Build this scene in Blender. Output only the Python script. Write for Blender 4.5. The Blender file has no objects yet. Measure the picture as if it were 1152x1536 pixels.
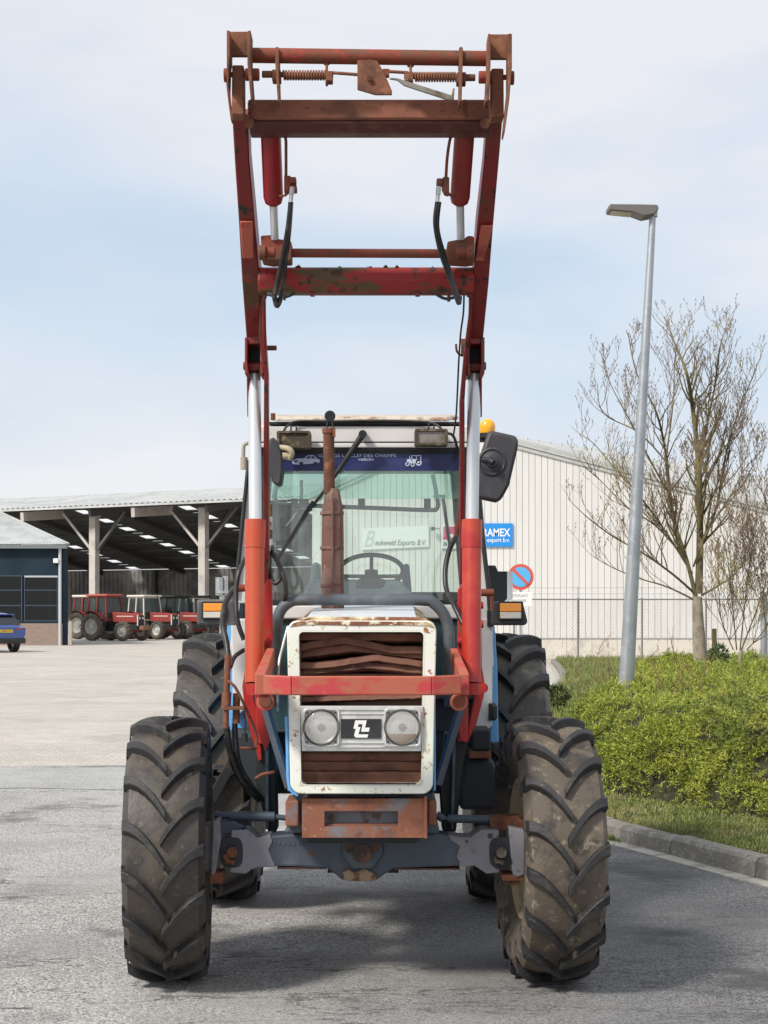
import bpy, math, random
import numpy as np
from mathutils import Vector, Matrix, noise
R = math.radians
PI = math.pi
SC = bpy.context.scene
COL = SC.collection

# ---------------------------------------------------------------- camera, sky, sun, exposure
F, EYE, HOR = 2400.0, 1.624, 918.0          # focal length in photo pixels, eye height, horizon row
cam = bpy.data.cameras.new('camera')
cam.sensor_fit = 'HORIZONTAL'; cam.sensor_width = 36.0; cam.lens = 36.0 * F / 1152
cam.shift_y = (HOR - 768) / 1152; cam.clip_start = .1; cam.clip_end = 3000
co = bpy.data.objects.new('camera', cam); COL.objects.link(co)
co.location = (0, 0, EYE); co.rotation_euler = (R(90), 0, 0); SC.camera = co

SUN = Vector((-.62, -.60, .80)).normalized()   # towards the sun
w = bpy.data.worlds.new('World'); SC.world = w; w.use_nodes = True
nt = w.node_tree; nt.nodes.clear()
def N(t, **k):
    n = nt.nodes.new(t)
    for a, b in k.items(): setattr(n, a, b)
    return n
sky = N('ShaderNodeTexSky', sky_type='NISHITA'); sky.sun_disc = False
sky.sun_elevation = math.asin(SUN.z); sky.sun_rotation = math.atan2(SUN.x, SUN.y)
sky.air_density = 1.0; sky.dust_density = 1.5
tc = N('ShaderNodeTexCoord')
mp = N('ShaderNodeMapping'); mp.inputs['Scale'].default_value = (1.6, 1.6, 4.2); mp.inputs['Location'].default_value = (3.25, .7, 2.05)
nz = N('ShaderNodeTexNoise'); nz.inputs['Scale'].default_value = 1.25; nz.inputs['Detail'].default_value = 5; nz.inputs['Roughness'].default_value = .5; nz.inputs['Distortion'].default_value = .5
cr = N('ShaderNodeValToRGB'); cr.color_ramp.elements[0].position = .34; cr.color_ramp.elements[1].position = .58
cr.color_ramp.elements[0].color = (0, 0, 0, 1); cr.color_ramp.elements[1].color = (1, 1, 1, 1)
sep = N('ShaderNodeSeparateXYZ')
hz = N('ShaderNodeMapRange'); hz.inputs['From Min'].default_value = .20; hz.inputs['From Max'].default_value = .0; hz.inputs['To Min'].default_value = 0; hz.inputs['To Max'].default_value = 1
mx = N('ShaderNodeMath', operation='MAXIMUM')
mixc = N('ShaderNodeMix', data_type='RGBA'); mixc.inputs['Factor'].default_value = .88
veil = N('ShaderNodeMix', data_type='RGBA'); veil.inputs['A'].default_value = (4.75, 5.75, 6.9, 1); veil.inputs['B'].default_value = (7.0, 7.02, 7.3, 1)
bgn = N('ShaderNodeBackground'); bgn.inputs['Strength'].default_value = .1
outw = N('ShaderNodeOutputWorld')
L = nt.links.new
L(tc.outputs['Generated'], mp.inputs['Vector']); L(mp.outputs[0], nz.inputs['Vector']); L(nz.outputs['Fac'], cr.inputs['Fac'])
L(tc.outputs['Generated'], sep.inputs[0]); L(sep.outputs['Z'], hz.inputs['Value'])
L(cr.outputs['Color'], mx.inputs[0]); L(hz.outputs[0], mx.inputs[1])
L(mx.outputs[0], veil.inputs['Factor']); L(veil.outputs['Result'], mixc.inputs['B']); L(sky.outputs[0], mixc.inputs['A']); L(mixc.outputs['Result'], bgn.inputs['Color']); L(bgn.outputs[0], outw.inputs[0])

sl = bpy.data.lights.new('sun', 'SUN'); sl.energy = 3.0; sl.angle = R(9); sl.color = (1, .955, .88)
so = bpy.data.objects.new('sun', sl); COL.objects.link(so); so.rotation_euler = SUN.to_track_quat('Z', 'Y').to_euler(); so.location = SUN * 60
SC.view_settings.view_transform = 'Standard'; SC.view_settings.look = 'None'
SC.view_settings.exposure = .38; SC.view_settings.gamma = 1; SC.view_settings.use_curve_mapping = False
SC.cycles.use_denoising = True; SC.cycles.max_bounces = 8; SC.cycles.transparent_max_bounces = 16

# ---------------------------------------------------------------- materials
MATS = {}
def M(name, base=(.5, .5, .5), rough=.6, metal=0.0, layers=(), bump=None, spec=.5, island=0.0, coat=0.0):
    """painted or weathered surface: base colour, then layers (colour, scale, lo, hi[, stretch]) of noise-shaped wear"""
    m = bpy.data.materials.new(name); m.use_nodes = True; t = m.node_tree; n = t.nodes; l = t.links.new
    b = n['Principled BSDF']; b.inputs['Metallic'].default_value = metal; b.inputs['Roughness'].default_value = rough
    b.inputs['Specular IOR Level'].default_value = spec; b.inputs['Coat Weight'].default_value = coat
    c = n.new('ShaderNodeTexCoord'); oi = n.new('ShaderNodeObjectInfo')
    ad = n.new('ShaderNodeVectorMath'); ad.operation = 'MULTIPLY_ADD'
    ad.inputs[1].default_value = (9, 7, 5); l(oi.outputs['Random'], ad.inputs[0]); l(c.outputs['Object'], ad.inputs[2])
    cur = n.new('ShaderNodeRGB'); cur.outputs[0].default_value = (*base, 1); cur = cur.outputs[0]
    for i, ly in enumerate(layers):
        col, sc, lo, hi = ly[:4]; st = ly[4] if len(ly) > 4 else (1, 1, 1)
        mpn = n.new('ShaderNodeMapping'); mpn.inputs['Scale'].default_value = st; mpn.inputs['Location'].default_value = (i * 3.7, i * 1.3, i * 2.1)
        l(ad.outputs[0], mpn.inputs[0])
        no = n.new('ShaderNodeTexNoise'); no.inputs['Scale'].default_value = sc; no.inputs['Detail'].default_value = 7; no.inputs['Roughness'].default_value = .62
        l(mpn.outputs[0], no.inputs['Vector'])
        mr = n.new('ShaderNodeMapRange'); mr.inputs['From Min'].default_value = lo; mr.inputs['From Max'].default_value = hi; mr.interpolation_type = 'SMOOTHSTEP'
        l(no.outputs['Fac'], mr.inputs['Value'])
        mi = n.new('ShaderNodeMix'); mi.data_type = 'RGBA'; mi.inputs['B'].default_value = (*col, 1)
        l(mr.outputs[0], mi.inputs['Factor']); l(cur, mi.inputs['A']); cur = mi.outputs['Result']
    if island:
        g = n.new('ShaderNodeNewGeometry'); hs = n.new('ShaderNodeHueSaturation')
        mr = n.new('ShaderNodeMapRange'); mr.inputs['To Min'].default_value = 1 - island; mr.inputs['To Max'].default_value = 1 + island
        l(g.outputs['Random Per Island'], mr.inputs['Value']); l(mr.outputs[0], hs.inputs['Value']); l(cur, hs.inputs['Color']); cur = hs.outputs[0]
    l(cur, b.inputs['Base Color'])
    if bump:
        no = n.new('ShaderNodeTexNoise'); no.inputs['Scale'].default_value = bump[0]; no.inputs['Detail'].default_value = 5
        l(ad.outputs[0], no.inputs['Vector'])
        bp = n.new('ShaderNodeBump'); bp.inputs['Strength'].default_value = bump[1]; bp.inputs['Distance'].default_value = bump[2] if len(bump) > 2 else .004
        l(no.outputs['Fac'], bp.inputs['Height']); l(bp.outputs[0], b.inputs['Normal'])
    MATS[name] = m
    return m
RUST = (.13, .040, .016); RUST2 = (.20, .075, .030); GRIME = (.035, .028, .020)
rust = M('rust', (.190, .072, .036), .85, 0, [((.105, .042, .024), 7, .47, .62), ((.29, .120, .062), 22, .5, .72), ((.05, .02, .014), 45, .6, .72)], (60, .35))
rust_red = M('rusty_red', (.20, .040, .018), .75, 0, [((.13, .055, .028), 6, .42, .62), ((.30, .035, .022), 12, .55, .68), ((.06, .025, .015), 38, .6, .7)], (60, .25))
arm_red = M('arm_red', (.185, .009, .009), .45, 0, [((.085, .040, .014), 4.5, .48, .64), ((.022, .010, .007), 20, .585, .64), ((.26, .03, .02), 9, .60, .75)], (40, .15))
moss_red = M('mossy_red', (.27, .012, .010), .5, 0, [((.085, .050, .014), 6, .47, .56, (.55, 1, 1.8)), ((.035, .014, .008), 18, .55, .62)], (60, .4))
barrel_red = M('cylinder_red', (.40, .022, .017), .38, 0, [((.46, .050, .024), 5, .45, .62), ((.26, .05, .03), 30, .62, .72), ((.60, .22, .14), 14, .66, .72, (1, 1, .3))], (30, .08), coat=.15)
barrel_orange = M('cylinder_orange', (.47, .070, .024), .38, 0, [((.50, .035, .02), 5, .52, .7), ((.24, .06, .03), 30, .62, .72), ((.60, .25, .16), 14, .66, .72, (1, 1, .3))], (30, .08), coat=.15)
guard_red = M('guard_red', (.40, .105, .060), .6, 0, [((.46, .045, .050), 9, .50, .60, (.5, 1, 1)), ((.62, .13, .11), 30, .64, .72), ((.25, .07, .035), 14, .63, .75)], (50, .15))
bright_red = M('bright_red', (.40, .018, .014), .45, 0, [((.30, .06, .03), 10, .55, .7)])
dark_steel = M('dark_steel', (.020, .022, .026), .55, .2, [((.06, .04, .028), 9, .55, .75)], (40, .2))
blue_steel = M('blue_grey_paint', (.050, .070, .095), .5, 0, [((.09, .10, .115), 6, .5, .65), ((.13, .055, .025), 15, .62, .72), (GRIME, 5, .6, .8)], (40, .1))
hoop_paint = M('hoop_grey', (.085, .10, .115), .5, 0, [((.14, .065, .03), 11, .60, .70), ((.16, .17, .18), 5, .5, .7)], (40, .1))
chrome = M('chrome', (.74, .75, .76), .34, .55, [((.55, .56, .58), 3, .4, .6, (1, 1, .15))])
steel = M('steel', (.45, .44, .42), .38, .9, [((.20, .12, .08), 20, .6, .7)])
cream = M('cream_paint', (.72, .76, .64), .45, 0, [((.78, .76, .72), 3, .45, .6), ((.32, .14, .05), 16, .60, .66), ((.52, .40, .22), 26, .58, .68)], (30, .08))
cream_rust = M('cream_rusty_edge', (.62, .50, .30), .55, 0, [((.20, .075, .03), 8, .44, .56, (.45, 1, 1)), ((.72, .66, .5), 20, .55, .62)], (30, .15))
hood_white = M('faded_hood', (.62, .68, .74), .42, 0, [((.74, .74, .72), 6, .45, .6), ((.22, .32, .48), 9, .62, .68)], (30, .05))
cab_white = M('cab_white', (.62, .60, .575), .5, 0, [((.45, .42, .38), 5, .55, .75), ((.25, .22, .18), 28, .66, .74)], (30, .05))
roof_dirt = M('roof_dirty_cream', (.55, .47, .38), .7, 0, [((.26, .13, .08), 8, .52, .66), ((.33, .30, .25), 20, .5, .65)], (50, .3))
sky_blue = M('blue_paint', (.13, .38, .72), .4, 0, [((.2, .42, .68), 8, .5, .7), ((.3, .3, .3), 25, .66, .74)])
black_rub = M('black_rubber', (.016, .016, .017), .5, 0, [((.05, .046, .04), 8, .5, .7)])
hose_m = M('hose', (.018, .018, .019), .42, 0, [((.06, .052, .045), 14, .5, .66)])
mirror_pl = M('mirror_plastic', (.040, .038, .044), .55, 0, [((.06, .056, .06), 6, .5, .7)], (300, .1))
grey_plastic = M('grey_plastic', (.075, .075, .08), .6, 0, [((.14, .13, .12), 8, .5, .7)])
axle_paint = M('axle_blue_grey', (.050, .068, .094), .5, 0, [((.095, .11, .135), 5, .52, .70), ((.022, .024, .028), 3, .52, .72), ((.11, .05, .03), 15, .58, .70)], (45, .12))
axle_grey = M('axle_light_grey', (.225, .225, .25), .55, 0, [((.12, .10, .08), 4, .50, .72), ((.045, .065, .11), 9, .63, .655), ((.12, .075, .05), 20, .62, .72)], (45, .12))
bracket_m = M('weight_bracket_rust', (.235, .088, .048), .75, 0, [((.16, .17, .19), 5, .54, .70), ((.13, .050, .030), 10, .48, .72), ((.32, .15, .09), 40, .58, .68)], (60, .22))
louvre = M('rusty_louvre', (.165, .068, .042), .75, 0, [((.085, .034, .022), 4, .46, .68), ((.22, .095, .06), 30, .56, .74)], (80, .10))
silver = M('silver_plastic', (.60, .60, .585), .34, .35, [((.30, .29, .28), 6, .56, .72), ((.78, .78, .77), 22, .5, .7)])
exhaust_m = M('exhaust_rust', (.155, .072, .052), .75, 0, [((.22, .13, .105), 5, .45, .65), ((.08, .035, .026), 10, .55, .7), ((.30, .19, .15), 40, .62, .7)], (60, .25))
lamp_dirty = M('mud_lamp', (.06, .045, .028), .8, 0, [((.20, .15, .09), 18, .5, .62)], (60, .4))
white_m = M('white_print', (.82, .82, .80), .5)
navy = M('navy_strip', (.014, .020, .105), .4, 0, [((.025, .035, .13), 6, .45, .65)])
tyre_m = M('tyre_carcass', (.048, .040, .034), .5, 0, [((.090, .073, .056), 3.2, .48, .64), ((.034, .030, .028), 7, .52, .68), ((.15, .12, .09), 24, .60, .72)], (40, .45, .006))
lug_m = M('tyre_lug', (.024, .023, .024), .6, 0, [((.058, .050, .042), 8, .50, .66), ((.020, .019, .019), 26, .56, .68), ((.12, .10, .075), 34, .63, .72)], (70, .5, .005))
tyre_dusty = M('tyre_dusty', (.100, .079, .060), .7, 0, [((.145, .116, .085), 3.6, .48, .62), ((.040, .034, .030), 6, .50, .64), ((.24, .195, .14), 22, .56, .70)], (40, .5, .006))
rim_m = M('rim_cream', (.40, .33, .22), .6, 0, [((.17, .10, .06), 7, .52, .66)], (40, .1))
amber = M('amber_lens', (.85, .30, .02), .2, 0, coat=.5)
clear_lens = M('clear_lens', (.62, .58, .50), .15, 0, [((.4, .33, .25), 14, .5, .7)], coat=.6)
beacon_m = M('beacon_orange', (.90, .42, .01), .22, 0, coat=.6)
black_in = M('dark_interior', (.03, .033, .038), .7)
cab_in = M('cab_interior', (.10, .125, .15), .6, 0, [((.16, .18, .20), 6, .5, .7)])

def glass(name, tint, refl=.9, rough=.02, dirt=.06, dcol=(.6, .65, .65)):
    m = bpy.data.materials.new(name); m.use_nodes = True; t = m.node_tree; t.nodes.clear(); n = t.nodes.new; l = t.links.new
    tr = n('ShaderNodeBsdfTransparent'); tr.inputs[0].default_value = (*tint, 1)
    gl = n('ShaderNodeBsdfGlossy'); gl.inputs['Roughness'].default_value = rough; gl.inputs[0].default_value = (refl, refl, refl, 1)
    df = n('ShaderNodeBsdfDiffuse'); df.inputs[0].default_value = (*dcol, 1)
    lw_ = n('ShaderNodeLayerWeight'); lw_.inputs[0].default_value = .5; pw = n('ShaderNodeMath'); pw.operation = 'POWER'; pw.inputs[1].default_value = 4; l(lw_.outputs['Facing'], pw.inputs[0]); fr = n('ShaderNodeMath'); fr.operation = 'MULTIPLY_ADD'; fr.inputs[1].default_value = .9; fr.inputs[2].default_value = .07; l(pw.outputs[0], fr.inputs[0])
    m1 = n('ShaderNodeMixShader'); m2 = n('ShaderNodeMixShader'); m2.inputs[0].default_value = dirt; o = n('ShaderNodeOutputMaterial')
    l(fr.outputs[0], m1.inputs[0]); l(tr.outputs[0], m1.inputs[1]); l(gl.outputs[0], m1.inputs[2])
    l(m1.outputs[0], m2.inputs[1]); l(df.outputs[0], m2.inputs[2]); l(m2.outputs[0], o.inputs[0])
    return m
screen_glass = glass('screen_glass', (.93, .97, .95), dirt=.05)
tint_glass = glass('tint_band_glass', (.84, .95, .92), dirt=.09, dcol=(.50, .72, .64))
office_glass = glass('office_glass', (.35, .40, .42), refl=.45, dirt=.0)
rear_glass = glass('rear_cab_glass', (.93, .975, .955), dirt=.03)
lens_glass = glass('lamp_glass', (.96, .96, .95), dirt=.20, dcol=(.88, .88, .86))
dark_glass = M('dark_window', (.010, .014, .018), .06, 0, spec=.9)

# ---------------------------------------------------------------- mesh building
def at(px, py, Y): return Vector(((px - 576) * Y / F, Y, EYE + (HOR - py) * Y / F))
WL = {}
class MB:
    def __init__(s): s.v = []; s.f = []; s.m = []; s.mi = 0
    def add(s, vs, fs):
        b = len(s.v); s.v += [tuple(p) for p in vs]; s.f += [tuple(b + i for i in f) for f in fs]; s.m += [s.mi] * len(fs); return s
    def hexa(s, p):
        return s.add(p, [(0, 3, 2, 1), (4, 5, 6, 7), (0, 1, 5, 4), (1, 2, 6, 5), (2, 3, 7, 6), (3, 0, 4, 7)])
    def box(s, x0, x1, y0, y1, z0, z1):
        return s.hexa([(x0, y0, z0), (x1, y0, z0), (x1, y1, z0), (x0, y1, z0), (x0, y0, z1), (x1, y0, z1), (x1, y1, z1), (x0, y1, z1)])
    def pbox(s, px0, py0, px1, py1, Y, d):
        a = at(px0, py0, Y); b = at(px1, py1, Y)
        return s.box(min(a.x, b.x), max(a.x, b.x), Y, Y + d, min(a.z, b.z), max(a.z, b.z))
    def obox(s, c, h, rot=None):
        c = Vector(c); m = rot or Matrix.Identity(3)
        return s.hexa([c + m @ Vector((h[0] * a, h[1] * b, h[2] * e)) for e in (-1, 1) for a, b in ((-1, -1), (1, -1), (1, 1), (-1, 1))])
    def bar(s, p0, p1, w_, t_, up=(0, 0, 1)):
        p0 = Vector(p0); p1 = Vector(p1); d = (p1 - p0).normalized(); u = Vector(up); x = d.cross(u)
        if x.length < 1e-4: x = Vector((1, 0, 0))
        x.normalize(); z = x.cross(d).normalized()
        q = []
        for p in (p0, p1): q += [p - x * w_ / 2 - z * t_ / 2, p + x * w_ / 2 - z * t_ / 2, p + x * w_ / 2 + z * t_ / 2, p - x * w_ / 2 + z * t_ / 2]
        return s.hexa(q)
    def prism(s, pts, off):
        n = len(pts); off = Vector(off); pts = [Vector(p) for p in pts]
        return s.add(pts + [p + off for p in pts], [tuple(range(n)), tuple(range(2 * n - 1, n - 1, -1))] + [(i, i + n, (i + 1) % n + n, (i + 1) % n) for i in range(n)])
    def pprism(s, pp, Y, d): return s.prism([at(a, b, Y) for a, b in pp], (0, d, 0))
    def ring(s, outer, inner, off):
        n = len(outer); off = Vector(off); o = [Vector(p) for p in outer]; i_ = [Vector(p) for p in inner]
        vs = o + i_ + [p + off for p in o] + [p + off for p in i_]; fs = []
        for k in range(n):
            j = (k + 1) % n
            fs += [(k, j, n + j, n + k), (2 * n + k, 3 * n + k, 3 * n + j, 2 * n + j), (k, 2 * n + k, 2 * n + j, j), (n + k, n + j, 3 * n + j, 3 * n + k)]
        return s.add(vs, fs)
    def tube(s, pts, r, n=8, cap=True, r1=None):
        pts = [Vector(p) for p in pts]; k = len(pts); vs = []; fs = []
        T = [(pts[min(i + 1, k - 1)] - pts[max(i - 1, 0)]).normalized() for i in range(k)]
        u = T[0].orthogonal().normalized()
        for i in range(k):
            u = (u - T[i] * u.dot(T[i]))
            u = u.normalized() if u.length > 1e-6 else T[i].orthogonal().normalized()
            w_ = T[i].cross(u); rr = r if r1 is None else r + (r1 - r) * i / (k - 1)
            if isinstance(r, (list, tuple)): rr = r[i]
            for j in range(n):
                a = 2 * PI * j / n; vs.append(pts[i] + (u * math.cos(a) + w_ * math.sin(a)) * rr)
        for i in range(k - 1):
            for j in range(n): fs.append((i * n + j, i * n + (j + 1) % n, (i + 1) * n + (j + 1) % n, (i + 1) * n + j))
        if cap: fs += [tuple(range(n - 1, -1, -1)), tuple(range((k - 1) * n, k * n))]
        return s.add(vs, fs)
    def cyl(s, p0, p1, r, n=16, r1=None): return s.tube([p0, p1], r, n, True, r1)
    def lathe(s, prof, org, ax='x', n=32, closed=False):
        o = Vector(org); vs = []; fs = []; k = len(prof)
        for a, r in prof:
            for j in range(n):
                c, d = math.cos(2 * PI * j / n) * r, math.sin(2 * PI * j / n) * r
                vs.append(o + (Vector((a, c, d)) if ax == 'x' else Vector((c, a, d)) if ax == 'y' else Vector((c, d, a))))
        for i in range(k if closed else k - 1):
            i2 = (i + 1) % k
            for j in range(n): fs.append((i * n + j, i * n + (j + 1) % n, i2 * n + (j + 1) % n, i2 * n + j))
        return s.add(vs, fs)
    def quad(s, a, b, c, d): return s.add([a, b, c, d], [(0, 1, 2, 3)])
    def mesh(s, name):
        me = bpy.data.meshes.new(name); me.from_pydata(s.v, [], s.f); me.update(); return me
    def build(s, name, mat, parent=None, smooth=None, bevel=0, label=None):
        me = s.mesh(name); P = np.array(s.v, dtype=float).reshape(-1, 3)
        c = Vector(((P.min(0) + P.max(0)) / 2).tolist())
        me.transform(Matrix.Translation(-c))
        for m in (mat if isinstance(mat, (list, tuple)) else [mat]): me.materials.append(m)
        if max(s.m, default=0) > 0: me.polygons.foreach_set('material_index', s.m)
        if smooth is not None:
            me.polygons.foreach_set('use_smooth', [True] * len(me.polygons)); me.set_sharp_from_angle(angle=R(smooth))
        o = bpy.data.objects.new(name, me); COL.objects.link(o)
        if parent is not None: o.parent = parent; o.location = c - WL[parent]
        else: o.location = c
        WL[o] = c
        if bevel:
            b = o.modifiers.new('bevel', 'BEVEL'); b.width = bevel; b.segments = 2; b.limit_method = 'ANGLE'; b.angle_limit = R(40)
        if label: o['label'] = label
        return o
def tag(o, label, cat=None, group=None, kind=None):
    if label: o['label'] = label
    if cat: o['category'] = cat
    if group: o['group'] = group
    if kind: o['kind'] = kind
    return o
def empty(name, loc, label=None, cat=None, group=None, kind=None, rz=0, local=False):
    o = bpy.data.objects.new(name, None); COL.objects.link(o); o.location = loc; o.rotation_euler = (0, 0, rz)
    o.empty_display_size = .2; WL[o] = Vector((0, 0, 0)) if local else Vector(loc)
    return tag(o, label, cat, group, kind)
def inst(name, me, parent, loc, scale=(1, 1, 1), rot=None):
    o = bpy.data.objects.new(name, me); COL.objects.link(o); o.parent = parent; o.location = Vector(loc) - WL[parent]; o.scale = scale
    if rot: o.rotation_euler = rot
    WL[o] = Vector(loc); return o
def smooth_path(pts, n=6):
    pts = [Vector(p) for p in pts]; out = []
    for i in range(len(pts) - 1):
        a, b, c, d = pts[max(i - 1, 0)], pts[i], pts[i + 1], pts[min(i + 2, len(pts) - 1)]
        for k in range(n):
            t = k / n; out.append(.5 * ((2 * b) + (c - a) * t + (2 * a - 5 * b + 4 * c - d) * t * t + (3 * b - a - 3 * c + d) * t ** 3))
    return out + [pts[-1]]
def rrect(x0, x1, z0, z1, r, Y, k=5):
    out = []
    for cx, cz, a0 in ((x1 - r, z1 - r, 0), (x0 + r, z1 - r, 90), (x0 + r, z0 + r, 180), (x1 - r, z0 + r, 270)):
        for i in range(k + 1):
            a = R(a0 + 90 * i / k); out.append(Vector((cx + r * math.cos(a), Y, cz + r * math.sin(a))))
    return out
def text(body, name, mat, parent, x0, x1, z0, z1, Y, shear=0.0, bold=0.0, thick=.002):
    cu = bpy.data.curves.new(name, 'FONT'); cu.body = body; cu.shear = shear; cu.offset = bold; cu.extrude = .0; cu.resolution_u = 3
    tmp = bpy.data.objects.new(name, cu); COL.objects.link(tmp); bpy.context.view_layer.update()
    me = bpy.data.meshes.new_from_object(tmp.evaluated_get(bpy.context.evaluated_depsgraph_get()))
    bpy.data.objects.remove(tmp)
    P = np.zeros(len(me.vertices) * 3); me.vertices.foreach_get('co', P); P = P.reshape(-1, 3)
    lo, hi = P.min(0), P.max(0)
    vs = [(x0 + (p[0] - lo[0]) / (hi[0] - lo[0]) * (x1 - x0), Y, z0 + (p[1] - lo[1]) / (hi[1] - lo[1]) * (z1 - z0)) for p in P]
    b = MB(); b.add(vs, [tuple(p.vertices) for p in me.polygons]); bpy.data.meshes.remove(me)
    return b.build(name, mat, parent)
rnd = random.Random(5)

# ================================================================= GROUND
def ground_mat(name, base, spk, spk2, stain, stain_lo, stain_hi, agg=260, bumpd=.004, patch=None, rough=.85):
    m = bpy.data.materials.new(name); m.use_nodes = True; t = m.node_tree; n = t.nodes; l = t.links.new; b = n['Principled BSDF']
    b.inputs['Roughness'].default_value = rough; b.inputs['Specular IOR Level'].default_value = .35
    c = n.new('ShaderNodeTexCoord')
    def noi(sc, det=6, ro=.6, st=(1, 1, 1), loc=(0, 0, 0)):
        mpn = n.new('ShaderNodeMapping'); mpn.inputs['Scale'].default_value = st; mpn.inputs['Location'].default_value = loc; l(c.outputs['Object'], mpn.inputs[0])
        q = n.new('ShaderNodeTexNoise'); q.inputs['Scale'].default_value = sc; q.inputs['Detail'].default_value = det; q.inputs['Roughness'].default_value = ro; l(mpn.outputs[0], q.inputs['Vector']); return q.outputs['Fac']
    def rng(v, lo, hi, a=0, z=1):
        q = n.new('ShaderNodeMapRange'); q.interpolation_type = 'SMOOTHSTEP'; q.inputs['From Min'].default_value = lo; q.inputs['From Max'].default_value = hi; q.inputs['To Min'].default_value = a; q.inputs['To Max'].default_value = z; l(v, q.inputs['Value']); return q.outputs[0]
    def mix(f, a, bcol):
        q = n.new('ShaderNodeMix'); q.data_type = 'RGBA'; l(f, q.inputs['Factor']); l(a, q.inputs['A']); q.inputs['B'].default_value = (*bcol, 1); return q.outputs['Result']
    rgb = n.new('ShaderNodeRGB'); rgb.outputs[0].default_value = (*base, 1); cur = rgb.outputs[0]
    vo = n.new('ShaderNodeTexVoronoi'); vo.inputs['Scale'].default_value = agg; l(c.outputs['Object'], vo.inputs['Vector'])
    sr = n.new('ShaderNodeSeparateColor'); l(vo.outputs['Color'], sr.inputs[0])
    cur = mix(rng(sr.outputs[0], .52, .80), cur, spk); cur = mix(rng(sr.outputs[1], .72, .80), cur, spk2)
    cur = mix(rng(noi(.9, 5, .6), .45, .68, 0, .55), cur, tuple(x * .72 for x in base))
    cur = mix(rng(noi(.33, 6, .65, (1, 1, 1), (4, 2, 0)), .42, .62, 0, .38), cur, tuple(min(1, x * 1.35) for x in base))
    cur = mix(rng(noi(1.1, 7, .62, (.8, 1, 1), (9, 1, 0)), stain_lo, stain_hi, 0, .75), cur, stain)
    cur = mix(rng(noi(9, 3, .5, (.35, 1.5, 1), (2, 5, 0)), .70, .74, 0, .8), cur, tuple(x * .6 for x in stain))
    if patch: cur = patch(n, l, c, cur, mix, rng)
    l(cur, b.inputs['Base Color'])
    bp = n.new('ShaderNodeBump'); bp.inputs['Strength'].default_value = .6; bp.inputs['Distance'].default_value = bumpd
    l(vo.outputs['Distance'], bp.inputs['Height']); l(bp.outputs[0], b.inputs['Normal'])
    return m
def road_tone_cracks(n, l, c, cur, mix, rng):
    # colour gets darker towards the kerb side, with a wandering edge, and hairline cracks
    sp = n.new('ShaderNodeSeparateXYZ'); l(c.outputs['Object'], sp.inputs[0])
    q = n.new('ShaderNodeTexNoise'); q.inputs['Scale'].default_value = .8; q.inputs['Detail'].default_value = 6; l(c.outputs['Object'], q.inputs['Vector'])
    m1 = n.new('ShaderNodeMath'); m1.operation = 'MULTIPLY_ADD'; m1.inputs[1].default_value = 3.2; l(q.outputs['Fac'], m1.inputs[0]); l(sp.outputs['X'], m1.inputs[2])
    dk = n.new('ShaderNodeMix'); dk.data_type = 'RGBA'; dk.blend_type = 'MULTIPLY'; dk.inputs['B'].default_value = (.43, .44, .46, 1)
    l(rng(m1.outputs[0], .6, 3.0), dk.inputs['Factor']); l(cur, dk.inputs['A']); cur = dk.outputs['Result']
    k = n.new('ShaderNodeTexNoise'); k.inputs['Scale'].default_value = .42; k.inputs['Detail'].default_value = 9; k.inputs['Roughness'].default_value = .58; mp_ = n.new('ShaderNodeMapping'); mp_.inputs['Scale'].default_value = (.5, 1.6, 1); mp_.inputs['Location'].default_value = (1.7, 3.3, 0); l(c.outputs['Object'], mp_.inputs[0]); l(mp_.outputs[0], k.inputs['Vector'])
    a = n.new('ShaderNodeMath'); a.operation = 'SUBTRACT'; a.inputs[1].default_value = .5; l(k.outputs['Fac'], a.inputs[0]); a2 = n.new('ShaderNodeMath'); a2.operation = 'ABSOLUTE'; l(a.outputs[0], a2.inputs[0])
    return mix(rng(a2.outputs[0], .0035, .0008, 0, .75), cur, (.07, .066, .06))
asphalt = ground_mat('asphalt', (.325, .312, .297), (.56, .54, .51), (.13, .125, .12), (.10, .094, .088), .52, .68, agg=125, patch=road_tone_cracks, bumpd=.0025)
patch_m = ground_mat('asphalt_patch', (.36, .353, .338), (.46, .455, .44), (.20, .205, .205), (.22, .22, .22), .6, .8, agg=90)
def bricks(n, l, c, cur, mix, rng):
    br = n.new('ShaderNodeTexBrick'); br.inputs['Scale'].default_value = 1; br.inputs['Brick Width'].default_value = .21; br.inputs['Row Height'].default_value = .105; br.inputs['Mortar Size'].default_value = .006
    br.inputs['Color1'].default_value = (.0, .0, .0, 1); br.inputs['Color2'].default_value = (.35, .35, .35, 1); br.inputs['Mortar'].default_value = (1, 1, 1, 1); l(c.outputs['Object'], br.inputs['Vector'])
    return mix(br.outputs['Color'], cur, (.30, .28, .25))
paver_m = ground_mat('pavers', (.50, .455, .40), (.62, .57, .51), (.44, .40, .35), (.40, .37, .33), .60, .76, agg=60, patch=bricks)

def sheet(name, pts, z, mat, sub=None):
    b = MB(); b.add([(x, y, z) for x, y in pts], [tuple(range(len(pts)))]); o = b.build(name, mat); o['kind'] = 'structure'; return o
base = sheet('ground', [(-400, -30), (400, -30), (400, 900), (-400, 900)], -.06, M('far_ground', (.20, .19, .15), .9, 0, [((.10, .13, .05), .03, .45, .6)]))
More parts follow.
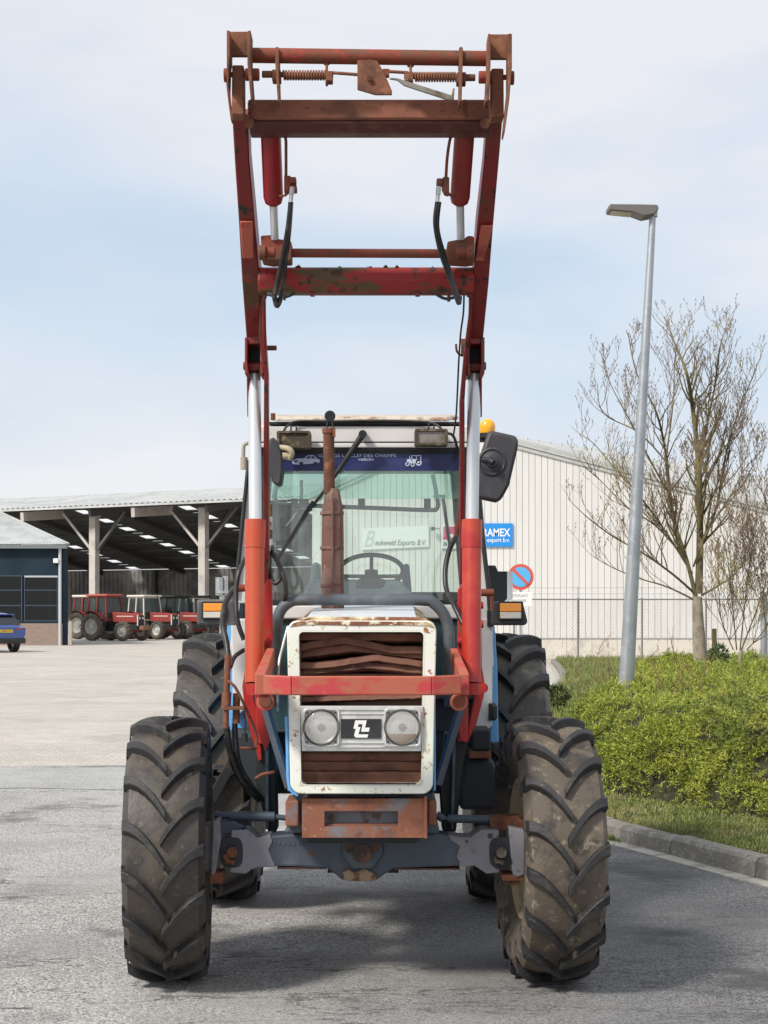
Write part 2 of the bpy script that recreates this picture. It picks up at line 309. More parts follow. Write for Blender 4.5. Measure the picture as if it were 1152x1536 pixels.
# asphalt sheet and the paved yard that starts behind it (slightly ragged joint)
edge = []
for i in range(61):
    x = -30 + i; edge.append((x, 16.9 + .34 * noise.noise(Vector((x * .7, 0, 0))) + .10 * noise.noise(Vector((x * 4, 0, 2))) - .012 * x))
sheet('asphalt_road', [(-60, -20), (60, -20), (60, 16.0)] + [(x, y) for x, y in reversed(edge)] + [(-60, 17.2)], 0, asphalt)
sheet('paved_yard', [(-60, 17.2)] + edge + [(60, 16.0), (60, 300), (-110, 300)], 0, paver_m)
pp = [(-22, 14.6), (-12, 14.45), (-7.5, 14.25), (-6.4, 14.5), (-5.2, 14.3), (-4.2, 14.55), (-3.3, 14.75), (-2.6, 14.6), (-1, 14.5), (.6, 14.6), (.6, 16.4), (-2, 16.72), (-4.1, 16.6), (-5.2, 16.82), (-6, 16.72), (-7.5, 16.85), (-9, 16.7), (-12, 16.80), (-22, 16.85)]
sheet('asphalt_strip', pp, .004, patch_m)

# kerb line
KC = [(4.3, 5.2), (3.35, 7.4), (2.31, 9.62), (1.89, 10.71), (1.60, 11.42), (1.36, 12.3), (1.27, 13.4), (1.36, 15.0), (1.62, 17.5), (2.1, 22), (3.1, 30), (4.4, 40), (5.4, 52)]
kpath = [(v.x, v.y) for v in smooth_path([(x, y, 0) for x, y in KC], 10)]
def offset(path, d):
    out = []
    for i, (x, y) in enumerate(path):
        a = path[max(i - 1, 0)]; b = path[min(i + 1, len(path) - 1)]; t = Vector((b[0] - a[0], b[1] - a[1])).normalized(); out.append((x + t.y * d, y - t.x * d))
    return out
acc = [0]
for i in range(1, len(kpath)): acc.append(acc[-1] + math.dist(kpath[i], kpath[i - 1]))
def on_path(s_):
    s_ = min(max(s_, 0), acc[-1] - 1e-3); i = max(j for j in range(len(acc)) if acc[j] <= s_); i = min(i, len(kpath) - 2)
    t = (s_ - acc[i]) / (acc[i + 1] - acc[i]); a, b = kpath[i], kpath[i + 1]
    d = Vector((b[0] - a[0], b[1] - a[1])).normalized(); return Vector((a[0] + (b[0] - a[0]) * t, a[1] + (b[1] - a[1]) * t)), Vector((d.y, -d.x)), d
kerb_m = M('kerb_concrete', (.20, .185, .16), .9, 0, [((.40, .38, .34), 55, .55, .66), ((.30, .28, .25), 9, .52, .64), ((.13, .12, .10), 5, .5, .66), ((.16, .17, .08), 7, .62, .7)], (70, .8, .006))
gutter_m = M('gutter_concrete', (.42, .39, .34), .9, 0, [((.28, .26, .23), 6, .45, .65)], (60, .4))
kerb = empty('kerb', (1.6, 11.4, 0), kind='structure')
s0 = 0.0; k_i = 0
while s0 < acc[-1] - 1.0:
    s1 = s0 + .985; b = MB(); jz = rnd.uniform(-.006, .006)
    prof = [(0.0, -.02), (.012, .100), (.035, .122), (.135, .125), (.15, .11), (.15, -.02)]
    secs = []
    for q in (s0, (s0 + s1) / 2, s1):
        p, nn, d = on_path(q); secs.append([Vector((p.x + nn.x * (a - .0), p.y + nn.y * a, z + jz)) for a, z in prof])
    n_ = len(prof); vs = sum(secs, []); fs = []
    for i in range(2):
        for j in range(n_ - 1): fs.append((i * n_ + j, i * n_ + j + 1, (i + 1) * n_ + j + 1, (i + 1) * n_ + j))
    fs += [tuple(range(n_ - 1, -1, -1)), tuple(range(2 * n_, 3 * n_))]
    b.add(vs, fs); b.build('kerb_stone', kerb_m, kerb, smooth=35)
    b = MB(); a0 = [on_path(q) for q in (s0, s1 - .004)]
    q4 = [Vector((a0[0][0].x - a0[0][1].x * .13, a0[0][0].y - a0[0][1].y * .13, .008)), Vector((a0[1][0].x - a0[1][1].x * .13, a0[1][0].y - a0[1][1].y * .13, .008)),
          Vector((a0[1][0].x - a0[1][1].x * .003, a0[1][0].y - a0[1][1].y * .003, .008)), Vector((a0[0][0].x - a0[0][1].x * .003, a0[0][0].y - a0[0][1].y * .003, .008))]
    b.prism(q4, (0, 0, -.03)); b.build('gutter_slab', gutter_m, kerb)
    s0 = s1 + .012; k_i += 1

# verge: a low bank behind the kerb, as a height field in (u = distance from kerb line, s = along)
def bank_h(x, y):
    # height of the soil at world x, y
    yy = min(max(y, 5), 52)
    base_ = .12
    rise = .38 * max(0, min(1, (y - 12.5) / 8.0)) * max(0, min(1, (46 - y) / 14.0))
    side = max(0, min(1, (x - kerb_x(y)) / 1.6))
    return base_ + rise * side
KY = np.array([p[1] for p in kpath]); KX = np.array([p[0] for p in kpath]); od = np.argsort(KY)
def kerb_x(y): return float(np.interp(y, KY[od], KX[od])) + .15
soil = M('verge_soil', (.075, .075, .028), .95, 0, [((.10, .12, .035), 3, .45, .6), ((.12, .085, .05), 9, .55, .7)], (60, .6, .02))
b = MB(); ys = [5.3 + i * .5 for i in range(94)]; us = [0, .15, .4, .8, 1.3, 2, 3, 4.5, 7, 11, 18, 30]
vs = [(kerb_x(y) + u, y, bank_h(kerb_x(y) + u, y) - (.02 if u == 0 else 0)) for y in ys for u in us]; nu = len(us)
b.add(vs, [(i * nu + j, i * nu + j + 1, (i + 1) * nu + j + 1, (i + 1) * nu + j) for i in range(len(ys) - 1) for j in range(nu - 1)])
vb = b.build('verge_bank', soil, smooth=60); vb['kind'] = 'structure'

# ================================================================= WHITE HALL
YW = 57.0; cladm = M('hall_cladding', (.70, .685, .655), .5, 0, [((.66, .645, .615), .6, .42, .62, (1, 1, .25))], None)
groove = M('hall_groove', (.36, .34, .31), .7)
trim = M('hall_verge_trim', (.48, .49, .46), .55, 0, [((.38, .39, .36), 1.5, .45, .65)])
roofm = M('hall_roof_sheet', (.50, .51, .49), .6, 0, [((.40, .41, .39), .8, .4, .65)])
hall = empty('warehouse_hall', (5, YW, 0), 'cream clad warehouse hall with long sloping roof edge behind the tractor and the bare tree', 'warehouse')
pk = at(690, 651, YW); lw = at(472, 751, YW)
slopeR = (at(1152, 771, YW).z - pk.z) / (at(1152, 771, YW).x - pk.x); slopeL = (pk.z - lw.z) / (pk.x - lw.x)
XR = 24.0
def wall_top(x): return pk.z + (x - pk.x) * slopeR if x > pk.x else pk.z - (pk.x - x) * slopeL
pt = at(900, 957, YW).z; pitch = 9.45 * YW / F
backing = MB(); backing.prism([(lw.x + .02, YW + .06, .0), (XR, YW + .06, .0), (XR, YW + .06, wall_top(XR) - .02), (pk.x, YW + .06, pk.z - .02), (lw.x + .02, YW + .06, lw.z - .02)], (0, .2, 0)).build('wall', groove, hall)
x = lw.x; k = 0
while x < XR - pitch:
    b = MB(); g = .010; x0, x1 = x + g, x + pitch - g
    z0, z1 = wall_top(x0), wall_top(x1)
    b.hexa([(x0, YW, pt), (x1, YW, pt), (x1 + .012, YW + .055, pt), (x0 - .012, YW + .055, pt), (x0, YW, z0), (x1, YW, z1), (x1 + .012, YW + .055, z1), (x0 - .012, YW + .055, z0)])
    b.build('cladding_panel', cladm, hall); x += pitch
plm = M('plinth_concrete', (.68, .63, .55), .85, 0, [((.34, .27, .19), 3.5, .54, .68, (2.4, 1, .5)), ((.50, .45, .38), 1, .45, .6)])
x = lw.x; k = 0
while x < XR - .9:
    b = MB(); b.box(x + .006, x + pitch * 4 - .006, YW - .03, YW + .055, -.02, pt - .035); b.build('plinth_panel', plm, hall); x += pitch * 4
b = MB(); b.box(lw.x, XR, YW - .05, YW + .05, pt - .035, pt - .002); b.build('plinth_flashing', M('flashing', (.30, .29, .27), .6), hall)
# roof planes and verge trim
def vz(x): return Vector((x, YW, wall_top(x)))
b = MB()
for lo_, hi_, yy in ((.0, .13, -.06), (.14, .24, -.10), (.25, .36, -.06)):
    for a, c in ((vz(pk.x), vz(XR)), (vz(lw.x - .2), vz(pk.x))):
        b.hexa([a + Vector((0, yy, lo_)), c + Vector((0, yy, lo_)), c + Vector((0, .1, lo_)), a + Vector((0, .1, lo_)), a + Vector((0, yy, hi_)), c + Vector((0, yy, hi_)), c + Vector((0, .1, hi_)), a + Vector((0, .1, hi_))])
b.build('verge_trim', trim, hall)
bk0 = at(690, 641, 76); bk1 = at(1152, 716, 76); b = MB()
fa = vz(pk.x) + Vector((0, .1, .30)); fb = vz(at(1152, 771, YW).x) + Vector((0, .1, .30))
ext = 1.7
P = lambda a, c, t: a + (c - a) * t
nr = 46
for i in range(nr):
    t0, t1 = i / nr * ext, (i + .8) / nr * ext; t2 = (i + 1) / nr * ext
    a0, a1, a2 = P(fa, fb, t0), P(fa, fb, t1), P(fa, fb, t2); c0, c1, c2 = P(bk0, bk1, t0), P(bk0, bk1, t1), P(bk0, bk1, t2)
    b.add([a0, a1, c1, c0], [(0, 1, 2, 3)]); rr = Vector((0, 0, .05)); b.add([a1, (a1 + a2) / 2 + rr, (c1 + c2) / 2 + rr, c1], [(0, 1, 2, 3)]); b.add([(a1 + a2) / 2 + rr, a2, c2, (c1 + c2) / 2 + rr], [(0, 1, 2, 3)])
b.prism([fa - Vector((0, 0, .12)), P(fa, fb, ext) - Vector((0, 0, .12)), P(bk0, bk1, ext) - Vector((0, 0, .12)), bk0 - Vector((0, 0, .12))], (0, 0, .06))
b.build('roof_slope', roofm, hall)
b = MB(); lb = Vector((lw.x - .3, 76, lw.z + .6)); la = vz(lw.x - .2) + Vector((0, .1, .25)); b.prism([la, fa - Vector((0, 0, .05)), bk0 - Vector((0, 0, .05)), lb], (0, 0, -.1)); b.build('roof_slope', roofm, hall)
b = MB(); b.box(lw.x - .1, lw.x + .1, YW + .26, 76, 0, lw.z); b.build('side_wall', cladm, hall)
# small lamp between the signs
b = MB(); c = at(650, 794, YW); b.box(c.x - .09, c.x + .06, YW - .3, YW - .18, c.z - .05, c.z + .07); b.tube([c + Vector((.06, -.25, 0)), c + Vector((.12, -.12, .03)), c + Vector((.22, .0, .03))], .012, 6)
tag(b.build('wall_lamp', dark_steel), 'small dark wall lamp between the long white board and the pink logo sign', 'lamp')

# signs on the hall
def signboard(name, px0, py0, px1, py1, mat, label, tilt=0):
    a = at(px0, py0, YW - .07); c = at(px1, py1, YW - .07); root = empty(name, ((a.x + c.x) / 2, YW - .07, c.z), label, 'sign')
    b = MB(); b.prism([(a.x, YW - .07, c.z), (c.x, YW - .07, c.z + tilt), (c.x, YW - .07, a.z + tilt), (a.x, YW - .07, a.z)], (0, .05, 0)); b.build('board', mat, root)
    return root, a.x, c.x, c.z, a.z
wboard = M('white_board', (.80, .80, .77), .5); tblue = M('sign_blue', (.015, .26, .70), .5); greyt = M('grey_print', (.22, .22, .22), .6); lgrey = M('pale_letter', (.55, .57, .56), .6)
s, x0, x1, z0, z1 = signboard('company_sign', 543, 793, 643, 825, wboard, 'long white company board with grey italic lettering on the hall wall', .12)
W_ = x1 - x0; Hh = z1 - z0
text('B', 'letter', lgrey, s, x0 + .03 * W_, x0 + .20 * W_, z0 + .14 * Hh, z0 + .90 * Hh, YW - .075, .35, .01)
text('eukeveld Exports B.V.', 'lettering', M('dark_grey_print', (.09, .09, .09), .6), s, x0 + .20 * W_, x0 + .96 * W_, z0 + .13 * Hh, z0 + .48 * Hh, YW - .075, .3, .012)
s, x0, x1, z0, z1 = signboard('logo_sign', 662, 787, 702, 823, wboard, 'white sign with pink square logo at right end of the windscreen view')
W_ = x1 - x0; Hh = z1 - z0; pink = M('sign_pink', (.62, .05, .16), .5)
b = MB(); b.box(x0 + .07 * W_, x0 + .62 * W_, YW - .078, YW - .071, z0 + .62 * Hh, z0 + .92 * Hh); b.box(x0 + .07 * W_, x0 + .62 * W_, YW - .078, YW - .071, z0 + .38 * Hh, z0 + .47 * Hh); b.box(x0 + .07 * W_, x0 + .22 * W_, YW - .078, YW - .071, z0 + .47 * Hh, z0 + .62 * Hh); b.build('logo', pink, s)
text('agri', 'lettering', M('dark_blue_print', (.04, .10, .28), .5), s, x0 + .07 * W_, x0 + .62 * W_, z0 + .06 * Hh, z0 + .32 * Hh, YW - .076, 0, .01)
s, x0, x1, z0, z1 = signboard('export_sign', 709, 785, 769, 820, tblue, 'bright blue board with white block lettering right of the loader arm')
W_ = x1 - x0; Hh = z1 - z0
text('TRAMEX', 'lettering', white_m, s, x0 + .11 * W_, x0 + .94 * W_, z0 + .44 * Hh, z0 + .78 * Hh, YW - .075, 0, .02)
text('export b.v.', 'lettering', white_m, s, x0 + .36 * W_, x0 + .93 * W_, z0 + .14 * Hh, z0 + .38 * Hh, YW - .075, 0, .012)

# no-parking sign in front of the fence
YS = 49.0; c = at(781, 865.5, YS); rr = 19.6 * YS / F
np_ = empty('no_parking_sign', (c.x, YS, 0), 'round red and blue no parking sign above a white plate beside the orange indicator', 'road sign')
sgr = M('sign_red', (.62, .10, .07), .5); sgb = M('sign_light_blue', (.10, .42, .78), .5)
b = MB(); b.lathe([(0, .001), (0, rr), (.03, rr), (.03, .001)], (c.x, YS, c.z), 'y', 40); b.build('rim', sgr, np_)
b = MB(); b.lathe([(0, .001), (0, rr * .76), (.012, rr * .76)], (c.x, YS - .012, c.z), 'y', 40); b.build('disc', sgb, np_)
b = MB(); dd = Vector((1, 0, -1)).normalized() * rr * .8; b.bar(Vector((c.x, YS - .022, c.z)) - dd, Vector((c.x, YS - .022, c.z)) + dd, .085, .012, (0, 1, 0)).build('diagonal_bar', sgr, np_)
b = MB(); a_ = at(762, 888, YS); e_ = at(798, 909, YS); b.box(a_.x, e_.x, YS - .01, YS + .02, e_.z, a_.z); b.build('plate', wboard, np_)
text('OPSTELPLAATS', 'lettering', greyt, np_, a_.x + .02, a_.x + .60, a_.z - .155, a_.z - .07, YS - .014)
text('BRANDWEER', 'lettering', greyt, np_, a_.x + .10, a_.x + .56, a_.z - .31, a_.z - .225, YS - .014)
galv = M('galvanised_steel', (.42, .44, .45), .42, .75, [((.36, .38, .40), 3, .42, .62), ((.50, .52, .54), 11, .52, .68)], (60, .1))
b = MB(); b.cyl((c.x, YS + .06, 0), (c.x, YS + .06, c.z + .3), .035, 10); b.build('post', galv, np_)

# ================================================================= FENCE
YF = 53.0; fence = empty('chain_link_fence', (6, YF, 0), 'grey chain link fence with a dark top rail in front of the hall', 'fence')
fm = M('fence_steel', (.22, .22, .22), .6, .3); wirem = M('fence_wire', (.36, .36, .34), .6, .4)
ztop = at(867, 899, YF).z
for px in (771, 867, 963, 1059, 1155, 1251, 1347):
    q = at(px, 899, YF); b = MB(); b.cyl((q.x, YF, -.05), (q.x, YF, ztop + .05), .034, 10)
    b.tube([(q.x, YF, ztop + .05), (q.x, YF + .02, ztop + .42)], .012, 5); b.build('post', fm, fence)
    if px != 963: continue
xa, xb = at(771, 0, YF).x, at(1347, 0, YF).x
b = MB(); b.cyl((xa, YF, ztop), (xb, YF, ztop), .023, 8); b.build('top_rail', fm, fence)
b = MB()
for dz in (.18, .38): b.cyl((xa, YF, ztop + dz), (xb, YF, ztop + dz), .007, 4)
b.build('barbed_wire', fm, fence)
b = MB(); st = .11; hgt = ztop - .05
nn_ = int((xb - xa + hgt) / st)
for i in range(nn_):
    for sg in (1, -1):
        xs = xa - hgt + i * st if sg > 0 else xa + i * st
        p0 = Vector((xs, YF, .05)); p1 = Vector((xs + sg * hgt, YF, ztop))
        if sg < 0: p1 = Vector((xs - hgt, YF, ztop))
        d = p1 - p0
        t0, t1 = 0, 1
        if d.x > 0: t0 = max(0, (xa - p0.x) / d.x); t1 = min(1, (xb - p0.x) / d.x)
        else: t0 = max(0, (xb - p0.x) / d.x); t1 = min(1, (xa - p0.x) / d.x)
        if t1 > t0: b.tube([p0 + d * t0, p0 + d * t1], .0035, 3, False)
mesh_ = b.build('wire_mesh', wirem, fence); mesh_['kind'] = 'stuff'

# ================================================================= OPEN SHED (axes turned 30 degrees)
A0 = Vector((-8.45, 97, 0)); U = Vector((-.866, .5, 0)); V = Vector((.5, .866, 0)); ZU = Vector((0, 0, 1))
def SP(t, s_, z): return A0 + U * t + V * s_ + ZU * z
ZE, ZR, SR, ZB, SB = 8.45, 10.25, 12, 5.5, 35
T0, T1 = -14, 52
def ceil_z(s_): return ZE + (ZR - ZE) * s_ / SR if s_ < SR else ZR + (ZB - ZR) * (s_ - SR) / (SB - SR)
shed = empty('open_shed', tuple(SP(8, 2, 0)), 'long open sided implement shed with pale sheet roof behind the red tractors', 'shed')
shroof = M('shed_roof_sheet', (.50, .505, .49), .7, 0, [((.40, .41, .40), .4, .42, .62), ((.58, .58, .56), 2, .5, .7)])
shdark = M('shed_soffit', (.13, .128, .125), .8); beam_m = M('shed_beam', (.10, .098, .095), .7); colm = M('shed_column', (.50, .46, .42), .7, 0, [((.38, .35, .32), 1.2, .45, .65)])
b = MB(); nn_ = int((T1 - T0) / .45)
for i in range(nn_):
    t = T0 + i * .45
    for a, c, h0, h1 in ((0, .22, 0, .09), (.22, .45, .09, 0)):
        b.quad(SP(t + a, -.6, ZE - .05 + h0), SP(t + c, -.6, ZE - .05 + h1), SP(t + c, SR, ZR + h1), SP(t + a, SR, ZR + h0))
b.build('roof_sheet', shroof, shed)
b = MB(); b.prism([SP(T0, -.6, ZE - .17), SP(T1, -.6, ZE - .17), SP(T1, -.6, ZE - .04), SP(T0, -.6, ZE - .04)], V * .08); b.build('eave_board', shroof, shed)
# inner slope with skylight openings
rows = [(6.3, 7.5), (15.9, 17.1), (25.9, 27.1), (35.9, 37.1)]
b = MB(); tt = [T0]
for r0, r1 in rows: tt += [r0, r1]
tt.append(T1)
for i in range(len(tt) - 1):
    if i % 2 == 0: b.prism([SP(tt[i], SR, ZR - .02), SP(tt[i + 1], SR, ZR - .02), SP(tt[i + 1], SB, ZB), SP(tt[i], SB, ZB)], ZU * .08)
skym = bpy.data.materials.new('skylight_sheet'); skym.use_nodes = True; _n = skym.node_tree; _b = _n.nodes['Principled BSDF']
_tr = _n.nodes.new('ShaderNodeBsdfTranslucent'); _tr.inputs[0].default_value = (.85, .86, .84, 1); _mx = _n.nodes.new('ShaderNodeMixShader'); _t2 = _n.nodes.new('ShaderNodeBsdfTransparent'); _mx.inputs[0].default_value = .55
_n.links.new(_tr.outputs[0], _mx.inputs[1]); _n.links.new(_t2.outputs[0], _mx.inputs[2]); _n.links.new(_mx.outputs[0], _n.nodes['Material Output'].inputs[0])
sk = []
for r0, r1 in rows:
    s_ = SR + .3
    while s_ < SB - 1.0:
        e = s_ + 1.95; b.prism([SP(r0, e, ceil_z(e)), SP(r1, e, ceil_z(e)), SP(r1, min(e + .65, SB), ceil_z(min(e + .65, SB))), SP(r0, min(e + .65, SB), ceil_z(min(e + .65, SB)))], ZU * .08)
        m_ = MB(); m_.quad(SP(r0, s_, ceil_z(s_) + .03), SP(r1, s_, ceil_z(s_) + .03), SP(r1, e, ceil_z(e) + .03), SP(r0, e, ceil_z(e) + .03)); m_.build('skylight', skym, shed)
        s_ += 2.6
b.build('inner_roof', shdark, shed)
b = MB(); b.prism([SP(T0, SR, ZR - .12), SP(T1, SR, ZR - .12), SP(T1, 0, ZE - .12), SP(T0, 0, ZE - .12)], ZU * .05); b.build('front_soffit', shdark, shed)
for tc_ in (-6.2, 3.09, 12.4, 21.7, 31, 40.3):
    b = MB(); b.bar(SP(tc_, .3, ZE - .45), SP(tc_, SR, ZR - .5), .22, .45); b.bar(SP(tc_, SR, ZR - .5), SP(tc_, SB, ZB - .3), .22, .45); b.build('rafter', beam_m, shed)
for s_ in (3, 6, 9, 14.9, 17.5, 20.1, 22.7, 25.3, 27.9, 30.5, 33.1):
    b = MB(); b.bar(SP(T0, s_, ceil_z(s_) - .12), SP(T1, s_, ceil_z(s_) - .12), .10, .20); b.build('purlin', beam_m, shed)
for px in (141, 305):
    # column under the front eave
    g_ = (576 - px) / F; t = (8.45 - .5 - g_ * (97 + .866)) / (g_ * .5 - .866)
    b = MB(); b.prism([SP(t - .26, .8, 0), SP(t + .26, .8, 0), SP(t + .26, 1.25, 0), SP(t - .26, 1.25, 0)], ZU * (ZE - .3)); b.build('column', colm, shed, bevel=.02)
    for dt in (-2.6, 2.6):
        b = MB(); b.bar(SP(t, 1.0, ZE - 3.0), SP(t + dt, 1.0, ZE - .35), .12, .15); b.build('brace', colm if dt > 0 else beam_m, shed)
    b = MB(); b.bar(SP(t, 1.2, ZE - 3.0), SP(t, 4.0, ZE - .1), .16, .2); b.build('brace', beam_m, shed)
for px in (40, 206):
    g_ = (576 - px) / F; t = (8.45 - g_ * 97) / (g_ * .5 - .866)
    b = MB(); b.bar(SP(t, -.45, ZE - .55), SP(t, 3.5, ZE - .2), .28, .6); b.build('beam_end', colm, shed)
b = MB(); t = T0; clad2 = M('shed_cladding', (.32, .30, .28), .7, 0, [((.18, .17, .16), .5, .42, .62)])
while t < T1:
    for a, c, h0, h1 in ((0, .10, 0, .09), (.10, .30, .09, .09), (.30, .40, .09, 0), (.40, .50, 0, 0)):
        b.quad(SP(t + a, SB - .1 - h0, 0), SP(t + c, SB - .1 - h1, 0), SP(t + c, SB - .1 - h1, ZB - .05), SP(t + a, SB - .1 - h0, ZB - .05))
    t += .5
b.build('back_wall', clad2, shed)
for t in (-6.2, 5.8, 15, 24.6, 34):
    b = MB(); b.prism([SP(t - .2, SB - .7, 0), SP(t + .2, SB - .7, 0), SP(t + .2, SB - .3, 0), SP(t - .2, SB - .3, 0)], ZU * (ZB - .1)); b.build('rear_column', beam_m, shed)

# ================================================================= OFFICE
YO = 78.0; oc = at(101, 820, YO); off = empty('office_building', (oc.x - 6, YO, 0), 'dark navy office with metal roof and brick base at the left edge', 'office')
nvy = M('navy_cladding', (.012, .024, .038), .75, 0, [((.016, .030, .046), 1, .4, .6)], None, .2); fr_m = M('window_frame_blue', (.035, .055, .085), .5)
px = lambda p: at(p, 0, YO).x
pz = lambda p: at(0, p, YO).z
b = MB()
b.box(px(-140), px(-2), YO, YO + .3, pz(862), pz(822)); b.box(px(-2), px(95), YO, YO + .3, pz(864), pz(822)); b.box(px(87.5), px(95), YO, YO + .3, pz(935), pz(864)); b.box(px(-140), px(87.5), YO + .0, YO + .3, pz(935), pz(931))
b.build('wall', nvy, off)
b = MB(); b.prism([(px(95), YO, 0), (px(100), YO + .3, 0), (px(100) - 2.5, YO + 9, 0), (px(95) - 2.5, YO + 9, 0)], (0, 0, pz(823))); b.build('side_wall', nvy, off)
bm = bpy.data.materials.new('office_brick'); bm.use_nodes = True; _t = bm.node_tree; _c = _t.nodes.new('ShaderNodeTexCoord'); _br = _t.nodes.new('ShaderNodeTexBrick'); _mp = _t.nodes.new('ShaderNodeMapping'); _mp.inputs['Rotation'].default_value = (R(90), 0, 0)
_t.links.new(_c.outputs['Object'], _mp.inputs[0]); _t.links.new(_mp.outputs[0], _br.inputs['Vector']); _br.inputs['Scale'].default_value = 1; _br.inputs['Brick Width'].default_value = .21; _br.inputs['Row Height'].default_value = .0625; _br.inputs['Mortar Size'].default_value = .006
_br.inputs['Color1'].default_value = (.27, .19, .145, 1); _br.inputs['Color2'].default_value = (.22, .155, .12, 1); _br.inputs['Mortar'].default_value = (.34, .30, .26, 1); _t.links.new(_br.outputs['Color'], _t.nodes['Principled BSDF'].inputs['Base Color']); _t.nodes['Principled BSDF'].inputs['Roughness'].default_value = .9
b = MB(); b.box(px(-140), px(94), YO - .04, YO + .3, 0, pz(935)); b.build('brick_base', bm, off)
for x0, x1 in ((-128, -82), (-76, -40), (-36, 33.5), (36, 87)):
    fr = MB(); xm = px(x0); xn = px(x1); za, zb = pz(932), pz(863); th = .05
    for zz in (za, za + (zb - za) * .333, za + (zb - za) * .667, zb - th): fr.box(xm, xn, YO - .02, YO + .06, zz, zz + th)
    fr.box(xm, xm + th, YO - .022, YO + .062, za, zb); fr.box(xn - th, xn, YO - .022, YO + .062, za, zb)
    wf = fr.build('window', fr_m, off)
    for q in range(3):
        p = MB(); p.box(xm + th, xn - th, YO + .02, YO + .03, za + (zb - za) * q / 3 + .03, za + (zb - za) * (q + 1) / 3); p.build('pane', office_glass, wf)
b = MB(); b.box(px(37), px(87), YO - .05, YO - .023, pz(866), pz(863.5)); b.build('blind_box', M('pale_trim', (.45, .45, .45), .5), off)
b = MB(); b.box(px(-138), px(66), YO + 4, YO + 4.1, 0, pz(824)); b.build('inner_wall', M('office_inner', (.012, .016, .016), .9), off)
b = MB(); b.box(px(66), px(72), YO + 1, YO + 1.3, 0.8, pz(864)); b.build('inner_column', M('office_cream', (.42, .38, .26), .8), off)
b = MB(); b.cyl((px(90.5), YO - .09, 0), (px(90.5), YO - .09, pz(822)), .075, 12); b.build('downpipe', M('pale_pipe', (.52, .55, .58), .45, .2), off, smooth=40)
b = MB(); b.box(px(-150), px(102), YO - .35, YO - .05, pz(823), pz(818)); b.build('gutter', M('gutter_grey', (.16, .18, .19), .5), off)
b = MB(); rf = M('office_roof_sheet', (.50, .52, .52), .55, .2, [((.42, .44, .44), 1, .45, .6)])
e0 = at(-150, 816.5, YO - .3); e1 = at(101, 816.5, YO - .3); r0 = at(-150, 700, 90); r1 = at(-50, 742, 90)
h0 = at(0, 768, 84.3)
nr = 50
for i in range(nr):
    t0, tm, t1 = i / nr, (i + .82) / nr, (i + 1) / nr; f = lambda t: (P(e0, e1, t), P(r0, at(-46, 700, 92), t) if 0 else P(Vector((e0.x, 90, r1.z)), Vector((h0.x - 3.6, 90, r1.z)), t))
    a, c = f(t0); a2, c2 = f(tm); a3, c3 = f(t1); up = Vector((0, 0, .06))
    b.quad(a, a2, c2, c); b.quad(a2, (a2 + a3) / 2 + up, (c2 + c3) / 2 + up, c2); b.quad((a2 + a3) / 2 + up, a3, c3, (c2 + c3) / 2 + up)
b.quad(e1, e1 + Vector((-4.5, 14, 0)), Vector((h0.x - 5, 92, r1.z)), Vector((h0.x - 3.6, 90, r1.z)))
b.build('roof', rf, off)
b = MB(); hv = Vector((h0.x - 3.6, 90, r1.z)); b.bar(e1 + Vector((0, 0, .03)), hv + Vector((0, 0, .03)), .22, .08); b.build('hip_flashing', trim, off)
b = MB(); c = at(85, 841, YO); b.box(c.x - .12, c.x + .12, YO - .25, YO - .001, c.z - .12, c.z + .1); tag(b.build('floodlight', white_m, bevel=.02), 'small white floodlight on the dark office wall', 'lamp')
b = MB(); c = at(105.5, 968, 76.5); b.box(c.x - .09, c.x + .09, 76.4, 76.6, 0, at(0, 933, 76.5).z); b.cyl((c.x, 76.5, at(0, 933, 76.5).z), (c.x, 76.5, at(0, 931, 76.5).z), .07, 10); tag(b.build('bollard', M('bollard_m', (.38, .33, .28), .7), bevel=.02), 'worn pale bollard beside the office corner', 'bollard')

